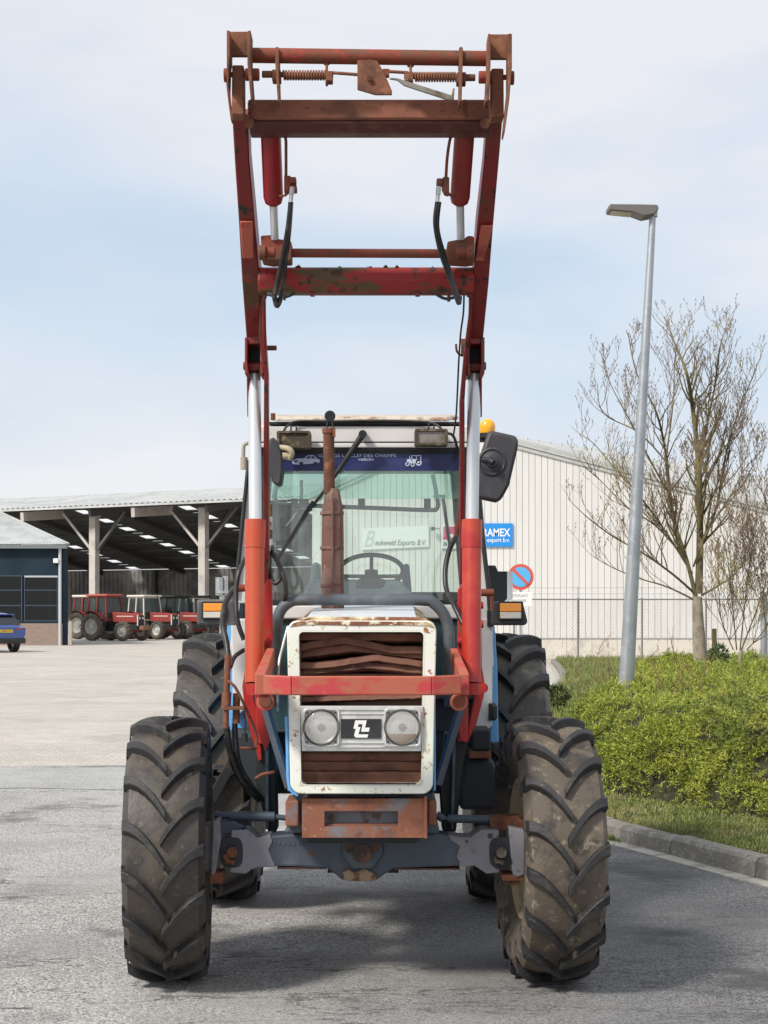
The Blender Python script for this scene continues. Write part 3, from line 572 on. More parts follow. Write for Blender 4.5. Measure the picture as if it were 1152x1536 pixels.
# ================================================================= BLUE CAR (rear towards the camera)
def make_car(loc, rz):
    car = empty('parked_car', loc, 'blue sport utility car with yellow number plate parked before the office', 'car', rz=rz, local=True)
    blue = M('car_blue', (.030, .070, .28), .25, .3, coat=.8)
    # stations along local +y (rear at y = 0, front at 4.7): half widths and heights
    st = [(0.0, .84, .86, .62, .55, .95, 1.0), (.18, .92, .94, .70, .45, 1.02, 1.12), (.55, .95, .95, .60, .38, 1.05, 1.52), (1.3, .96, .96, .62, .36, 1.04, 1.62), (2.4, .96, .96, .62, .36, 1.00, 1.62), (3.1, .96, .95, .64, .36, .98, 1.10), (4.2, .94, .92, .70, .40, .90, .95), (4.65, .80, .78, .6, .45, .72, .76)]
    b = MB(); vs = []; n_ = 10
    for y, ws, wb, wr, zs, zb, zr in st:
        vs += [(-ws * .9, y, zs), (-ws, y, zs + .12), (-wb, y, zb), (-wr, y, zr - .05), (-wr * .8, y, zr), (wr * .8, y, zr), (wr, y, zr - .05), (wb, y, zb), (ws, y, zs + .12), (ws * .9, y, zs)]
    fs = [(i * n_ + j, i * n_ + (j + 1) % n_, (i + 1) * n_ + (j + 1) % n_, (i + 1) * n_ + j) for i in range(len(st) - 1) for j in range(n_)]
    fs += [tuple(range(n_)), tuple(range(len(st) * n_ - 1, (len(st) - 1) * n_ - 1, -1))]
    b.add(vs, fs); b.build('body', blue, car, smooth=38)
    b = MB(); b.prism([(-.72, .17, 1.10), (.72, .17, 1.10), (.60, .47, 1.44), (-.60, .47, 1.44)], (0, -.02, .01)); b.build('rear_window', dark_glass, car)
    for s in (-1, 1):
        b = MB(); b.prism([(s * .965, .75, 1.08), (s * .965, 3.0, 1.06), (s * .69, 2.5, 1.52), (s * .70, 1.1, 1.54)], (s * .01, 0, .01)); b.build('side_window', dark_glass, car)
        b = MB(); b.prism([(s * .42, -.02, .98), (s * .86, .02, .98), (s * .93, .15, 1.03), (s * .90, .12, .90), (s * .42, -.02, .92)], (0, -.012, 0)); b.build('tail_light', M('tail_red', (.45, .01, .012), .25), car)
        for y in (.95, 3.75):
            wh = MB(); wh.lathe([(-.11, .20), (-.12, .33), (-.10, .355), (.10, .355), (.12, .33), (.11, .20)], (s * .85, y, .355), 'x', 28, True); w_ = wh.build('wheel', black_rub, car, smooth=40)
            rm = MB(); rm.lathe([(-.11, .21), (-.05, .20), (-.05, .001), (.05, .001), (.05, .20), (.11, .21)], (s * .85, y, .355), 'x', 24); rm.build('rim', steel, w_)
    b = MB(); b.box(-.86, .86, -.045, .25, .36, .58); b.build('bumper', black_rub, car, bevel=.04)
    b = MB(); b.box(-.27, .27, -.03, -.006, .80, .92); pl = b.build('number_plate', M('plate_yellow', (.75, .50, .03), .5), car)
    text('GBR 07 R', 'lettering', black_rub, pl, -.22, .22, .825, .895, -.034)
    b = MB(); b.box(-.60, .60, .38, .62, 1.50, 1.545); b.build('spoiler', blue, car, bevel=.015)
    b = MB(); b.box(-.05, .0, 1.2, 1.4, 1.61, 1.69); b.build('roof_fin', blue, car)
    return car
make_car((at(14, 0, 64.5).x, 64.0, 0), R(42))

# ================================================================= TYRES
def tyre(mb, c, rad, W, rim_r, nlug, lh, steer=0.0, s_side=1, seg=64):
    """agricultural tyre with chevron lugs about the x axis at c; material 0 = carcass, 1 = lug"""
    c = Vector(c); rot = Matrix.Rotation(steer, 3, 'Z'); h = W / 2; rc = rad - lh; start = len(mb.v)
    prof = [(-h * .62, rim_r), (-h * .80, rim_r + .03), (-h * .98, rim_r + (rc - rim_r) * .45), (-h * 1.0, rim_r + (rc - rim_r) * .70), (-h * .94, rc - .045), (-h * .84, rc - .015), (-h * .45, rc - .004), (0, rc),
            (h * .45, rc - .004), (h * .84, rc - .015), (h * .94, rc - .045), (h * 1.0, rim_r + (rc - rim_r) * .70), (h * .98, rim_r + (rc - rim_r) * .45), (h * .80, rim_r + .03), (h * .62, rim_r)]
    mb.mi = 0; mb.lathe(prof, (0, 0, 0), 'x', seg); f0 = len(mb.f)
    mb.mi = 1
    jr = random.Random(int(rad * 1000 + c.x * 100))
    for s in (-1, 1):
        for k in range(nlug):
            ph0 = 2 * PI * (k + (.5 if s > 0 else 0)) / nlug + jr.uniform(-.006, .006)
            path = []
            for i in range(7):
                t = i / 6; xx = s * h * (-.05 + 1.02 * t); dph = (1 - (1 - t) ** 1.7) * (h * 1.02) / rad
                rt = rad - .030 * t ** 4; rb = rc - .02 - (.015 * t ** 3); path.append((xx, dph, rt, rb, lh * (.50 + .22 * t)))
            xe, de, rt, rb, wd = path[-1]; path.append((s * h * 1.0, de + .03, rt - .05, rt - .10, wd * .9)); path.append((s * h * .985, de + .05, rt - .11, rt - .14, wd * .6))
            vs = []
            for xx, dph, rt, rb, wd in path:
                for rr_, ww in ((rb, wd * 1.35), (rt - .004, wd), (rt, wd * .8), (rt, -wd * .8), (rt - .004, -wd), (rb, -wd * 1.35)):
                    a = ph0 + dph + ww / rad; vs.append((xx, -rr_ * math.cos(a), rr_ * math.sin(a)))
            n_ = 6; fs = []
            for i in range(len(path) - 1):
                for j in range(n_ - 1): fs.append((i * n_ + j, i * n_ + j + 1, (i + 1) * n_ + j + 1, (i + 1) * n_ + j))
            fs += [tuple(range(n_)), tuple(range(len(path) * n_ - 1, (len(path) - 1) * n_ - 1, -1))]
            mb.add(vs, fs)
    for i in range(start, len(mb.v)): mb.v[i] = tuple(rot @ Vector(mb.v[i]) + c)
    mb.mi = 0
    return mb

# ================================================================= RED TRACTORS IN THE SHED
mf_red = M('old_red_paint', (.30, .030, .026), .6, 0, [((.19, .045, .035), 2, .45, .65), ((.30, .16, .12), 9, .6, .7)]); mf_dark = M('old_dark_red', (.22, .022, .018), .6)
whitec = M('old_white', (.60, .57, .50), .6); greyrim = M('grey_rim', (.42, .42, .38), .6, 0, [((.24, .2, .15), 4, .5, .7)]); oldt = M('old_tyre', (.060, .052, .045), .8, 0, [((.11, .09, .065), 5, .45, .65)])
old_glass = glass('old_cab_glass', (.50, .60, .57), refl=.35, dirt=.05)
oldblk = M('old_black', (.018, .018, .018), .6)
def red_tractor(loc, rz, label, cabc, roofc, tyrem=None, big=.82, weights=False, exhaust=False):
    """nose towards local +y"""
    t = empty('red_tractor', loc, label, 'tractor', 'red tractors parked in the shed', rz=rz, local=True)
    b = MB(); b.prism([(-.30, 1.0, 1.05), (-.30, 2.75, 1.02), (-.30, 2.78, 1.45), (-.30, 2.70, 1.52), (-.30, .95, 1.62)], (.60, 0, 0)); b.build('hood', mf_red, t, bevel=.04)
    b = MB(); b.box(-.305, -.300, 1.3, 2.5, 1.36, 1.41); b.box(.300, .305, 1.3, 2.5, 1.36, 1.41); b.build('hood_stripe', whitec, t)
    b = MB(); b.box(-.25, .25, 2.78, 2.82, .88, 1.44); g = b.build('grille', oldblk, t, bevel=.02)
    b = MB(); b.box(-.30, -.262, 2.76, 2.83, .86, 1.47); b.box(.262, .30, 2.76, 2.83, .86, 1.47); b.build('grille_frame', whitec, t)
    for s in (-1, 1):
        b = MB(); b.lathe([(0, .001), (0, .07), (-.03, .08)], (s * .14, 2.835, 1.28), 'y', 14); b.build('headlight', clear_lens, t)
    b = MB(); b.box(-.20, .20, -.3, 2.7, .62, 1.04); b.box(-.28, .28, -.55, .9, .55, 1.15); b.build('chassis', oldblk, t)
    b = MB(); b.box(-.75, .75, 2.12, 2.28, .48, .62); b.build('front_axle', mf_dark, t)
    # cab
    cb = MB()
    for x, y, x2, y2 in ((-.74, .95, -.62, .80), (.74, .95, .62, .80), (-.74, -.45, -.62, -.40), (.74, -.45, .62, -.40), (-.78, .25, -.66, .25), (.78, .25, .66, .25)): cb.bar((x, y, 1.15), (x2, y2, 2.50), .07, .07, (0, 1, 0))
    for z, k in ((1.15, 1), (2.48, .84)): cb.bar((-.74 * k, .95 * k, z), (.74 * k, .95 * k, z), .07, .07); cb.bar((-.74 * k, -.45, z), (.74 * k, -.45, z), .07, .07); cb.bar((-.74 * k, -.45, z), (-.74 * k, .95 * k, z), .07, .07); cb.bar((.74 * k, -.45, z), (.74 * k, .95 * k, z), .07, .07)
    cb.build('cab_frame', cabc, t)
    b = MB(); b.quad((-.72, .93, 1.2), (.72, .93, 1.2), (.61, .79, 2.46), (-.61, .79, 2.46)); b.build('windscreen', old_glass, t)
    for s in (-1, 1):
        b = MB(); b.quad((s * .73, -.42, 1.2), (s * .74, .92, 1.2), (s * .62, .77, 2.46), (s * .62, -.38, 2.46)); b.build('side_window', old_glass, t)
        b = MB(); b.prism([(s * .74, .30, .75), (s * .74, .92, .80), (s * .74, .94, 1.16), (s * .74, -.3, 1.16)], (s * .03, 0, 0)); b.build('lower_door', oldblk, t)
    b = MB(); b.quad((-.70, -.46, 1.4), (.70, -.46, 1.4), (.61, -.41, 2.46), (-.61, -.41, 2.46)); b.build('rear_window', old_glass, t)
    b = MB(); b.box(-.74, .74, -.58, .95, 2.50, 2.64); b.build('roof', roofc, t, bevel=.05)
    b = MB(); b.box(-.25, .25, -.3, .15, 1.05, 1.25); b.box(-.25, .25, -.35, -.22, 1.2, 1.75); b.build('seat', oldblk, t, bevel=.03)
    for s in (-1, 1):
        wm = MB(); tyre(wm, (s * .80, -.0, big), big, .42, big * .56, 20, .035, 0, 1, 40); wh = wm.build('rear_wheel', [tyrem or oldt, tyrem or oldt], t, smooth=35)
        rm = MB(); rm.lathe([(-.12, big * .57), (-.16, big * .55), (-.02, big * .40), (-.03, .16), (-.10, .14), (-.10, .001), (.10, .001), (.10, .14), (.03, .16), (.02, big * .40), (.16, big * .55), (.12, big * .57)], (s * .80, 0, big), 'x', 28); rm.build('rim', greyrim, wh, smooth=30)
        wm = MB(); tyre(wm, (s * .84, 2.2, .56), .56, .32, .32, 17, .03, 0, 1, 36); wh = wm.build('front_wheel', [tyrem or oldt, tyrem or oldt], t, smooth=35)
        rm = MB(); rm.lathe([(-.10, .33), (-.13, .31), (-.02, .20), (-.06, .10), (-.08, .001), (.08, .001), (.06, .10), (.02, .20), (.13, .31), (.10, .33)], (s * .84, 2.2, .56), 'x', 24); rm.build('rim', greyrim, wh, smooth=30)
        fn = MB(); pr = [(s * .62 + d_, -(big + .07) * math.cos(R(a_)), big + (big + .07) * math.sin(R(a_))) for d_ in (0, s * .38) for a_ in (55, 75, 95, 115, 135, 150)]
        fn.add(pr, [(i, i + 1, i + 7, i + 6) for i in range(5)]); fn.build('fender', mf_red, t)
    if weights:
        b = MB(); b.box(-.28, .28, 2.9, 3.2, .62, .86); b.build('front_weights', M('weights_brown', (.22, .11, .06), .8), t, bevel=.03)
    if exhaust:
        b = MB(); b.cyl((.2, 1.5, 1.5), (.2, 1.5, 2.1), .05, 10); b.cyl((.2, 1.5, 2.1), (.2, 1.5, 2.75), .03, 10); b.build('exhaust_pipe', oldblk, t)
    return t
def rt(px_, D): return (at(px_, 0, D).x, D, 0)
red_tractor(rt(131, 96), R(-122), 'red tractor with cream roof half hidden behind the shed column', mf_red, whitec)
red_tractor(rt(153, 91), R(-120), 'red tractor with red roof, pale dusty wheels and front weights, seen from its side', mf_dark, M('faded_red_roof', (.40, .09, .06), .6), tyre_dusty, .80, True, False)
red_tractor(rt(213, 96), R(-128), 'red tractor with white cab frame just right of the dusty wheeled one', whitec, whitec, None, .80, False, True)
red_tractor(rt(258, 97.5), R(-130), 'red tractor with black cab and black grille in the middle of the right group', oldblk, oldblk)
red_tractor(rt(288, 99), R(-130), 'last red tractor, half hidden behind the right shed column', whitec, oldblk)
# pale stacked canister near the left indicator
c = at(333, 0, 60); b = MB(); b.cyl((c.x, 60, 0), (c.x, 60, at(0, 893, 60).z), .10, 12)
b.cyl((c.x - .10, 60, at(0, 893, 60).z), (c.x - .10, 60, at(0, 866, 60).z), .15, 14); b.cyl((c.x + .12, 60.1, at(0, 893, 60).z), (c.x + .12, 60.1, at(0, 864, 60).z), .10, 14); b.cyl((c.x, 60, at(0, 890, 60).z), (c.x, 60, at(0, 886, 60).z), .25, 14)
tag(b.build('vent_stack', galv, smooth=40), 'pale metal vent stack standing behind the left orange indicator', 'vent')

# ================================================================= STREET LAMP
YL = 17.4; p0 = at(939, 1060, YL); p0.z = .3; p1 = at(979, 324, YL)
lamp = empty('street_lamp', (p0.x, YL, p0.z), 'tall leaning galvanised street lamp rising from the green juniper', 'street lamp')
pm = at(939, 1034, YL)
b = MB(); b.tube([p0, pm, p1], [.088, .085, .036], 24); b.build('pole', galv, lamp, smooth=40)
hm = M('lamp_head_grey', (.16, .145, .13), .5, .2); q = p1
b = MB(); b.tube([q + Vector((0, 0, -.01)), q + Vector((.004, 0, .10))], .052, 14); b.build('collar', galv, lamp, smooth=40)
f0_ = at(913, 307, YL); sc_ = YL / F
b = MB()
top = [(988, 309), (985, 306.5), (960, 306), (915, 305.5), (913, 309), (913.5, 314.5), (950, 318), (966, 324), (982, 321), (988, 314)]
b.prism([at(a, c, YL - .10) for a, c in top], (0, .24, 0)); b.build('lamp_head', hm, lamp, bevel=.012)
b = MB(); b.prism([at(a, c, YL - .07) for a, c in ((917, 315.6), (917, 317), (948, 320), (950, 318.6))], (0, .18, 0)); b.build('lens', clear_lens, lamp)

# ================================================================= TREES AND SHRUBS
bark = M('bark', (.13, .105, .058), .9, 0, [((.17, .14, .045), 6, .45, .62), ((.06, .045, .03), 12, .55, .7)], (60, .6, .01)); barkp = M('pale_bark', (.30, .255, .19), .9, 0, [((.20, .17, .12), 5, .45, .62)], (50, .5, .01))
twigm = M('twig', (.15, .105, .068), .9, 0, [((.26, .21, .10), 1.2, .5, .65)])
def bare_tree(name, label, base_px, YT, trunk_pts, r0, limbs, seed, twig_len, dens, cat='tree'):
    rg = random.Random(seed); g = [at(a, c, YT) for a, c in trunk_pts]; g[0].z = min(g[0].z, .45)
    root = empty(name, tuple(g[0]), label, cat)
    b = MB(); b.tube(smooth_path(g, 4), [r0 * (1.25 if i == 0 else 1 - .03 * i) for i in range(len(smooth_path(g, 4)))], 12); b.build('trunk', barkp, root, smooth=50)
    cm = MB(); tw = MB()
    def twig(p, d, ln, r, depth):
        pts = [p]; n_ = 4 if depth > 0 else 3; dd = d.copy()
        for i in range(n_):
            dd = (dd + Vector((rg.uniform(-.22, .22), rg.uniform(-.25, .25), rg.uniform(-.02, .34)))).normalized(); pts.append(pts[-1] + dd * ln / n_)
        (cm if r > .011 else tw).tube(pts, r, 5 if r > .011 else 3, False, r * .42)
        if depth > 0:
            kk = int(dens * (ln / twig_len) ** .5) + rg.randint(0, 1)
            for j in range(kk):
                t = rg.uniform(.22, 1.0); i = min(int(t * n_), n_ - 1); q = pts[i].lerp(pts[i + 1], t * n_ - i)
                side = Vector((rg.uniform(-1, 1), rg.uniform(-1, 1), rg.uniform(.0, .9))).normalized()
                nd = (dd * .75 + side * .75).normalized(); twig(q, nd, ln * rg.uniform(.42, .68), max(r * .5, .0036), depth - 1)
        else:
            for j in range(2):  # buds
                q = pts[-1 - j]; o = Vector((rg.uniform(-1, 1), rg.uniform(-1, 1), 1)).normalized() * .05; tw.tube([q, q + o], .009, 3, False, .003)
    for pts, ra, rb in limbs:
        ra *= .46; rb *= .7; Yj = [YT + (0 if i == 0 else rg.uniform(-.3, .3) * i) for i in range(len(pts))]
        gp = smooth_path([at(a, c, y) for (a, c), y in zip(pts, Yj)], 5); n_ = len(gp)
        cm.tube(gp, [ra + (rb - ra) * i / (n_ - 1) for i in range(n_)], 8)
        ln = sum((gp[i + 1] - gp[i]).length for i in range(n_ - 1)); cnt = int(ln * dens * 1.7)
        for j in range(cnt):
            t = rg.uniform(.12, 1.0); i = min(int(t * (n_ - 1)), n_ - 2); q = gp[i]; d = (gp[i + 1] - gp[i]).normalized()
            side = Vector((rg.uniform(-1, 1), rg.uniform(-.9, .9), rg.uniform(.0, .7))).normalized()
            twig(q, (d * .8 + side * .8).normalized(), twig_len * (1.25 - .75 * t) * rg.uniform(.6, 1.15), (ra + (rb - ra) * t) * .42 + .004, 2)
    cw = cm.build('crown', bark, root, smooth=60); tt_ = tw.build('twigs', twigm, root); tt_['kind'] = 'stuff'
    return root
limbs = [([(1046, 905), (1030, 840), (1008, 770), (1000, 690), (985, 620), (955, 560), (942, 500)], .085, .010),
         ([(1048, 890), (1050, 800), (1048, 700), (1040, 620), (1030, 560), (1012, 515), (1000, 480)], .15, .010),
         ([(1047, 720), (1060, 640), (1072, 580), (1080, 520), (1090, 492)], .060, .008),
         ([(1044, 892), (1010, 862), (965, 830), (920, 805), (880, 775), (852, 748)], .050, .007),
         ([(1038, 860), (1000, 800), (960, 745), (920, 700), (890, 665), (868, 650)], .046, .007),
         ([(1042, 900), (1000, 880), (960, 868), (920, 852), (890, 835)], .036, .006),
         ([(1052, 893), (1078, 878), (1100, 862), (1118, 838), (1132, 800)], .045, .008),
         ([(1052, 820), (1075, 760), (1085, 700), (1100, 640), (1125, 575), (1143, 530)], .055, .008),
         ([(1006, 745), (975, 690), (950, 640), (920, 585), (905, 550)], .040, .006),
         ([(1049, 760), (1070, 700), (1100, 650), (1118, 600)], .035, .006),
         ([(1040, 850), (1060, 800), (1095, 745), (1120, 700), (1150, 670)], .040, .006),
         ([(1005, 700), (960, 650), (905, 620), (896, 575)], .034, .006),
         ([(1000, 680), (1010, 600), (1012, 540), (1020, 500)], .034, .006),
         ([(1030, 840), (985, 790), (940, 760), (900, 720), (875, 700)], .036, .006)]
bare_tree('bare_tree', 'bare maple with pale trunk and many upright budding twigs right of the street lamp', 0, 27.0, [(1051, 1030), (1050, 980), (1047, 930), (1046, 895)], .125, limbs, 11, .88, 3.0)
lm = [([(1105, 975), (1098, 900), (1090, 830), (1075, 770)], .022, .005), ([(1110, 975), (1120, 880), (1128, 800), (1110, 700)], .022, .005), ([(1112, 975), (1140, 900), (1160, 830), (1175, 760)], .024, .005), ([(1100, 975), (1082, 930), (1070, 880), (1062, 840)], .018, .004), ([(1120, 975), (1150, 940), (1180, 880)], .02, .004),
      ([(1150, 950), (1140, 880), (1110, 800), (1060, 720), (1030, 690)], .016, .004), ([(1160, 950), (1170, 860), (1150, 760), (1110, 640)], .018, .004)]
bare_tree('thicket_shrub', 'tangled leafless thicket shrub on the bank at the right edge of the photo', 0, 24.0, [(1108, 1010), (1110, 990), (1112, 975)], .03, lm, 4, .70, 4.2, 'shrub')

# ---- juniper cover: leaf sprays over a woody core
def juniper_h(x, y):
    kx = kerb_x(y); u = x - kx
    # front edge of the planting lies back from the kerb, a grass strip in between
    fx = front_u(y)
    d = u - fx
    if y > 34: return 0
    e = min(1, max(0, d / .55)); e = math.sqrt(e)
    n_ = noise.noise(Vector((x * .9, y * .7, 3))) * .15 + noise.noise(Vector((x * 2.4, y * 2.1, 7))) * .19 + noise.noise(Vector((x * 6, y * 6, 1))) * .07
    hgt = .62 - .26 * max(0, min(1, (y - 14.2) / 4)) - .16 * max(0, min(1, (y - 18) / 6))
    hgt *= max(0, min(1, (34 - y) / 6))
    return e * max(0, hgt + n_)
def front_u(y):
    return .16 * noise.noise(Vector((y * 1.9, 4, 1))) + float(np.interp(y, [5, 9.6, 11.5, 12.4, 13.2, 14, 16, 30], [1.35, 1.25, 1.05, .80, .32, .0, .0, 1.7]))
jc = M('juniper_wood', (.030, .028, .014), .95, 0, [((.06, .060, .016), 14, .5, .62)], (30, .8, .02))
jl = M('juniper_leaf', (.29, .335, .042), .6, 0, [((.13, .165, .022), 1.3, .48, .62), ((.42, .40, .07), 2.3, .52, .68), ((.075, .095, .015), 5, .54, .66), ((.16, .09, .04), 2.0, .66, .74)], island=.45)
jl.node_tree.nodes['Principled BSDF'].inputs['Subsurface Weight'].default_value = 0
b = MB(); xs = np.arange(0, 13, .22); yy_ = np.arange(7, 34, .22); idx = {}
for i, y in enumerate(yy_):
    for j, u in enumerate(xs):
        x = kerb_x(y) + front_u(y) + u; b.v.append((x, y, bank_h(x, y) + max(-.05, juniper_h(x, y) - .07 if u > .05 else -.05)))
nx_ = len(xs); b.f = [(i * nx_ + j, i * nx_ + j + 1, (i + 1) * nx_ + j + 1, (i + 1) * nx_ + j) for i in range(len(yy_) - 1) for j in range(nx_ - 1)]; b.m = [0] * len(b.f)
jun = empty('juniper_cover', (3, 14, .1), 'broad mass of yellow green juniper cover sprawling over the verge bank', 'shrub'); jun['kind'] = 'stuff'
cr_ = b.build('woody_core', jc, jun, smooth=60)
def blades(name, mat, parent, P0, D0, Ln, Wd, droop=.0, kind=None):
    """many two-triangle blades: base points, directions, lengths, widths (numpy arrays)"""
    n_ = len(P0); rs = np.random.RandomState(3); side = np.cross(D0, rs.normal(size=(n_, 3))); side /= np.linalg.norm(side, axis=1)[:, None] + 1e-9
    v = np.empty((n_, 4, 3)); v[:, 0] = P0 - side * Wd[:, None] * .35; v[:, 1] = P0 + D0 * Ln[:, None] * .5 + side * Wd[:, None] * .5; v[:, 2] = P0 + D0 * Ln[:, None] - np.array([0, 0, 1]) * (droop * Ln)[:, None]; v[:, 3] = P0 + D0 * Ln[:, None] * .5 - side * Wd[:, None] * .5
    me = bpy.data.meshes.new(name); me.vertices.add(n_ * 4); me.vertices.foreach_set('co', v.ravel()); me.loops.add(n_ * 4); me.loops.foreach_set('vertex_index', np.arange(n_ * 4)); me.polygons.add(n_); me.polygons.foreach_set('loop_start', np.arange(0, n_ * 4, 4)); me.update(); me.validate(); me.materials.append(mat)
    o = bpy.data.objects.new(name, me); COL.objects.link(o); o.parent = parent
    if parent is not None: o.location = -WL[parent]
    if kind: o['kind'] = kind
    return o
rs = np.random.RandomState(8); P_, D_, L_, W__ = [], [], [], []
cnt = 0
while cnt < 62000:
    y = 8.5 + 25 * rs.rand() ** 1.7; u = (10.5 * rs.rand() ** 1.5 - .02) if rs.rand() > .30 else rs.rand() * .62; x = kerb_x(y) + front_u(y) + max(u, 0)
    if x / y > .40: continue
    hj = juniper_h(x, y)
    if u < .62 : z = bank_h(x, y) + hj * (rs.rand() ** .7 if rs.rand() < .5 else 1)
    else: z = bank_h(x, y) + hj - .03 * rs.rand()
    if u < .62 and z - bank_h(x, y) < .16 and rs.rand() < .6: continue
    if hj < .05 or noise.noise(Vector((x * 3.1, y * 3.1, z * 3))) < (-.24 if u < .62 else -.40): continue
    e = .05; gx = (juniper_h(x + e, y) - juniper_h(x - e, y)) / (2 * e); gy = (juniper_h(x, y + e) - juniper_h(x, y - e)) / (2 * e)
    nrm = np.array([-gx, -gy, 1.0]); nrm /= np.linalg.norm(nrm); d0 = nrm * .8 + rs.normal(size=3) * .55; d0 /= np.linalg.norm(d0)
    sc = .050 * (1 + .45 * max(0, (y - 13) / 12)) * rs.uniform(.7, 1.4)
    base_ = np.array([x, y, z])
    for k in range(11):
        t = rs.rand(); dd = d0 * .75 + rs.normal(size=3) * .55; dd /= np.linalg.norm(dd)
        P_.append(base_ + d0 * sc * t * 1.2); D_.append(dd); L_.append(sc * rs.uniform(.40, .85)); W__.append(sc * .12)
    cnt += 1
o = blades('foliage', jl, jun, np.array(P_), np.array(D_), np.array(L_), np.array(W__), kind='stuff')

# grass
gm = M('grass_blade', (.20, .225, .06), .6, 0, [((.27, .25, .10), 2.2, .5, .66), ((.07, .11, .022), 5, .5, .66)], island=.35)
P_, D_, L_, W__ = [], [], [], []
for i in range(52000):
    y = 8.6 + 6.2 * rs.rand(); kx = kerb_x(y); x = kx + (front_u(y) + .25) * rs.rand()
    if noise.noise(Vector((x * 2, y * 2, 5))) < -.35 and rs.rand() < .7: continue
    P_.append((x, y, bank_h(x, y) - .01)); d = rs.normal(size=3) * .38 + np.array([0, 0, 1]); D_.append(d / np.linalg.norm(d)); L_.append(rs.uniform(.02, .065)); W__.append(.006)
for i in range(75000):
    y = 14.5 + 37 * rs.rand() ** 1.2; x = kerb_x(y) + .0 + (12 * rs.rand() if y > 31 else 2.8 * rs.rand())
    if y < 30 and x - kerb_x(y) > front_u(y) + .3: continue
    P_.append((x, y, bank_h(x, y) - .01 + (.0 if y > 34 else juniper_h(x, y) * .3))); d = rs.normal(size=3) * .35 + np.array([0, 0, 1]); D_.append(d / np.linalg.norm(d)); L_.append(rs.uniform(.08, .24)); W__.append(.013)
for sk_ in (3.05, 3.5, 1.9, 2.15, 4.6, 5.4):   # tufts in the gutter
    p, nn, d = on_path(acc[20] + sk_)
    for i in range(170):
        q = p - nn * abs(rs.normal() * .035) + d * rs.normal() * .10; dd = rs.normal(size=3) * .6 + np.array([0, 0, 1]); P_.append((q.x, q.y, .008)); D_.append(dd / np.linalg.norm(dd)); L_.append(rs.uniform(.02, .055)); W__.append(.010)
g_ = blades('grass', gm, None, np.array(P_), np.array(D_), np.array(L_), np.array(W__), .1, 'stuff'); tag(g_, 'grass strip along the kerb and rough grass on the bank', 'grass')

# dark small bush, reddish stems, stakes
def small_bush(name, px_, py0, py1, Yb, wpx, mat, label, n_=1500, grp=None):
    c = at(px_, (py0 + py1) / 2, Yb); rz_ = abs(py1 - py0) / 2 * Yb / F; rx = wpx / 2 * Yb / F
    root = empty(name, (c.x, Yb, c.z - rz_), label, 'shrub', grp); P1, D1, L1, W1 = [], [], [], []
    for i in range(n_):
        d = rs.normal(size=3); d /= np.linalg.norm(d); r_ = rs.uniform(.4, 1) ** .5
        P1.append((c.x + d[0] * rx * r_, Yb + d[1] * rx * r_, c.z + d[2] * rz_ * r_)); dd = d + rs.normal(size=3) * .6; D1.append(dd / np.linalg.norm(dd)); L1.append(rs.uniform(.05, .11)); W1.append(.022)
    blades('foliage', mat, root, np.array(P1), np.array(D1), np.array(L1), np.array(W1), kind='stuff')
    b = MB(); b.tube([(c.x, Yb, .1), (c.x, Yb, c.z)], .015, 6); b.build('stem', bark, root); return root
dg = M('dark_green_leaf', (.035, .065, .018), .6, 0, [((.06, .10, .025), 5, .5, .65)], island=.4)
small_bush('dark_bush', 836, 1030, 1056, 22.0, 30, M('bush_green_leaf', (.075, .105, .022), .6, 0, island=.4), 'small dark green bush showing just right of the big rear tyre', 600)
small_bush('spiky_conifer', 1078, 968, 1002, 23.0, 26, M('mid_green_leaf', (.07, .11, .03), .6, 0, island=.4), 'small green conifer seedling at the foot of the thicket', 420)
def stems(name, lab, specs, Ys, r_):
    root = empty(name, tuple(at(specs[0][0][0], specs[0][0][1], Ys)), lab, 'shrub'); b = MB(); rg = random.Random(2)
    for pts in specs:
        g = smooth_path([at(a, c, Ys + .1 * k) for k, (a, c) in enumerate(pts)], 4); b.tube(g, r_, 4, False, r_ * .4)
        for j in range(5):
            q = g[rg.randint(3, len(g) - 1)]; b.tube([q, q + Vector((rg.uniform(-.12, .12), rg.uniform(-.1, .1), rg.uniform(.05, .2)))], r_ * .5, 3, False, r_ * .2)
    b.build('stems', M('reddish_stem', (.16, .075, .045), .8), root); return root
stems('stem_shrub', 'cluster of thin reddish bare stems poking out of the juniper right of the lamp pole', [[(1000, 1080), (988, 1020), (975, 985)], [(1018, 1085), (1012, 1030), (1022, 1000)], [(1030, 1080), (1022, 1010), (1008, 970)], [(1035, 1082), (1052, 1030), (1060, 985)], [(1046, 1080), (1040, 1020), (1030, 1000)], [(1010, 1080), (1000, 1040), (985, 1010)]], 15.5, .007)
stems('dry_briar_shrub', 'sparse dry briar stems in the grass left of the lamp pole', [[(905, 1050), (893, 1010), (899, 975), (908, 960)], [(880, 1045), (872, 1020), (862, 1000)], [(915, 1048), (930, 1020), (912, 1000)], [(958, 1050), (945, 1030), (900, 1022)]], 19.5, .007)
q = at(1146, 0, 26); b = MB(); b.cyl((q.x, 26, .2), (q.x, 26, at(0, 893, 26).z), .055, 12); b.cyl((q.x, 26, at(0, 893, 26).z), (q.x, 26, at(0, 888, 26).z), .07, 12); tag(b.build('steel_post', galv, smooth=40), 'grey steel post standing by the thicket at the right edge', 'post')
q = at(1072, 0, 28); b = MB(); b.box(q.x - .035, q.x + .035, 28, 28.07, .2, at(0, 943, 28).z); tag(b.build('wooden_stake', bark), 'short wooden stake right of the pale tree trunk', 'stake')
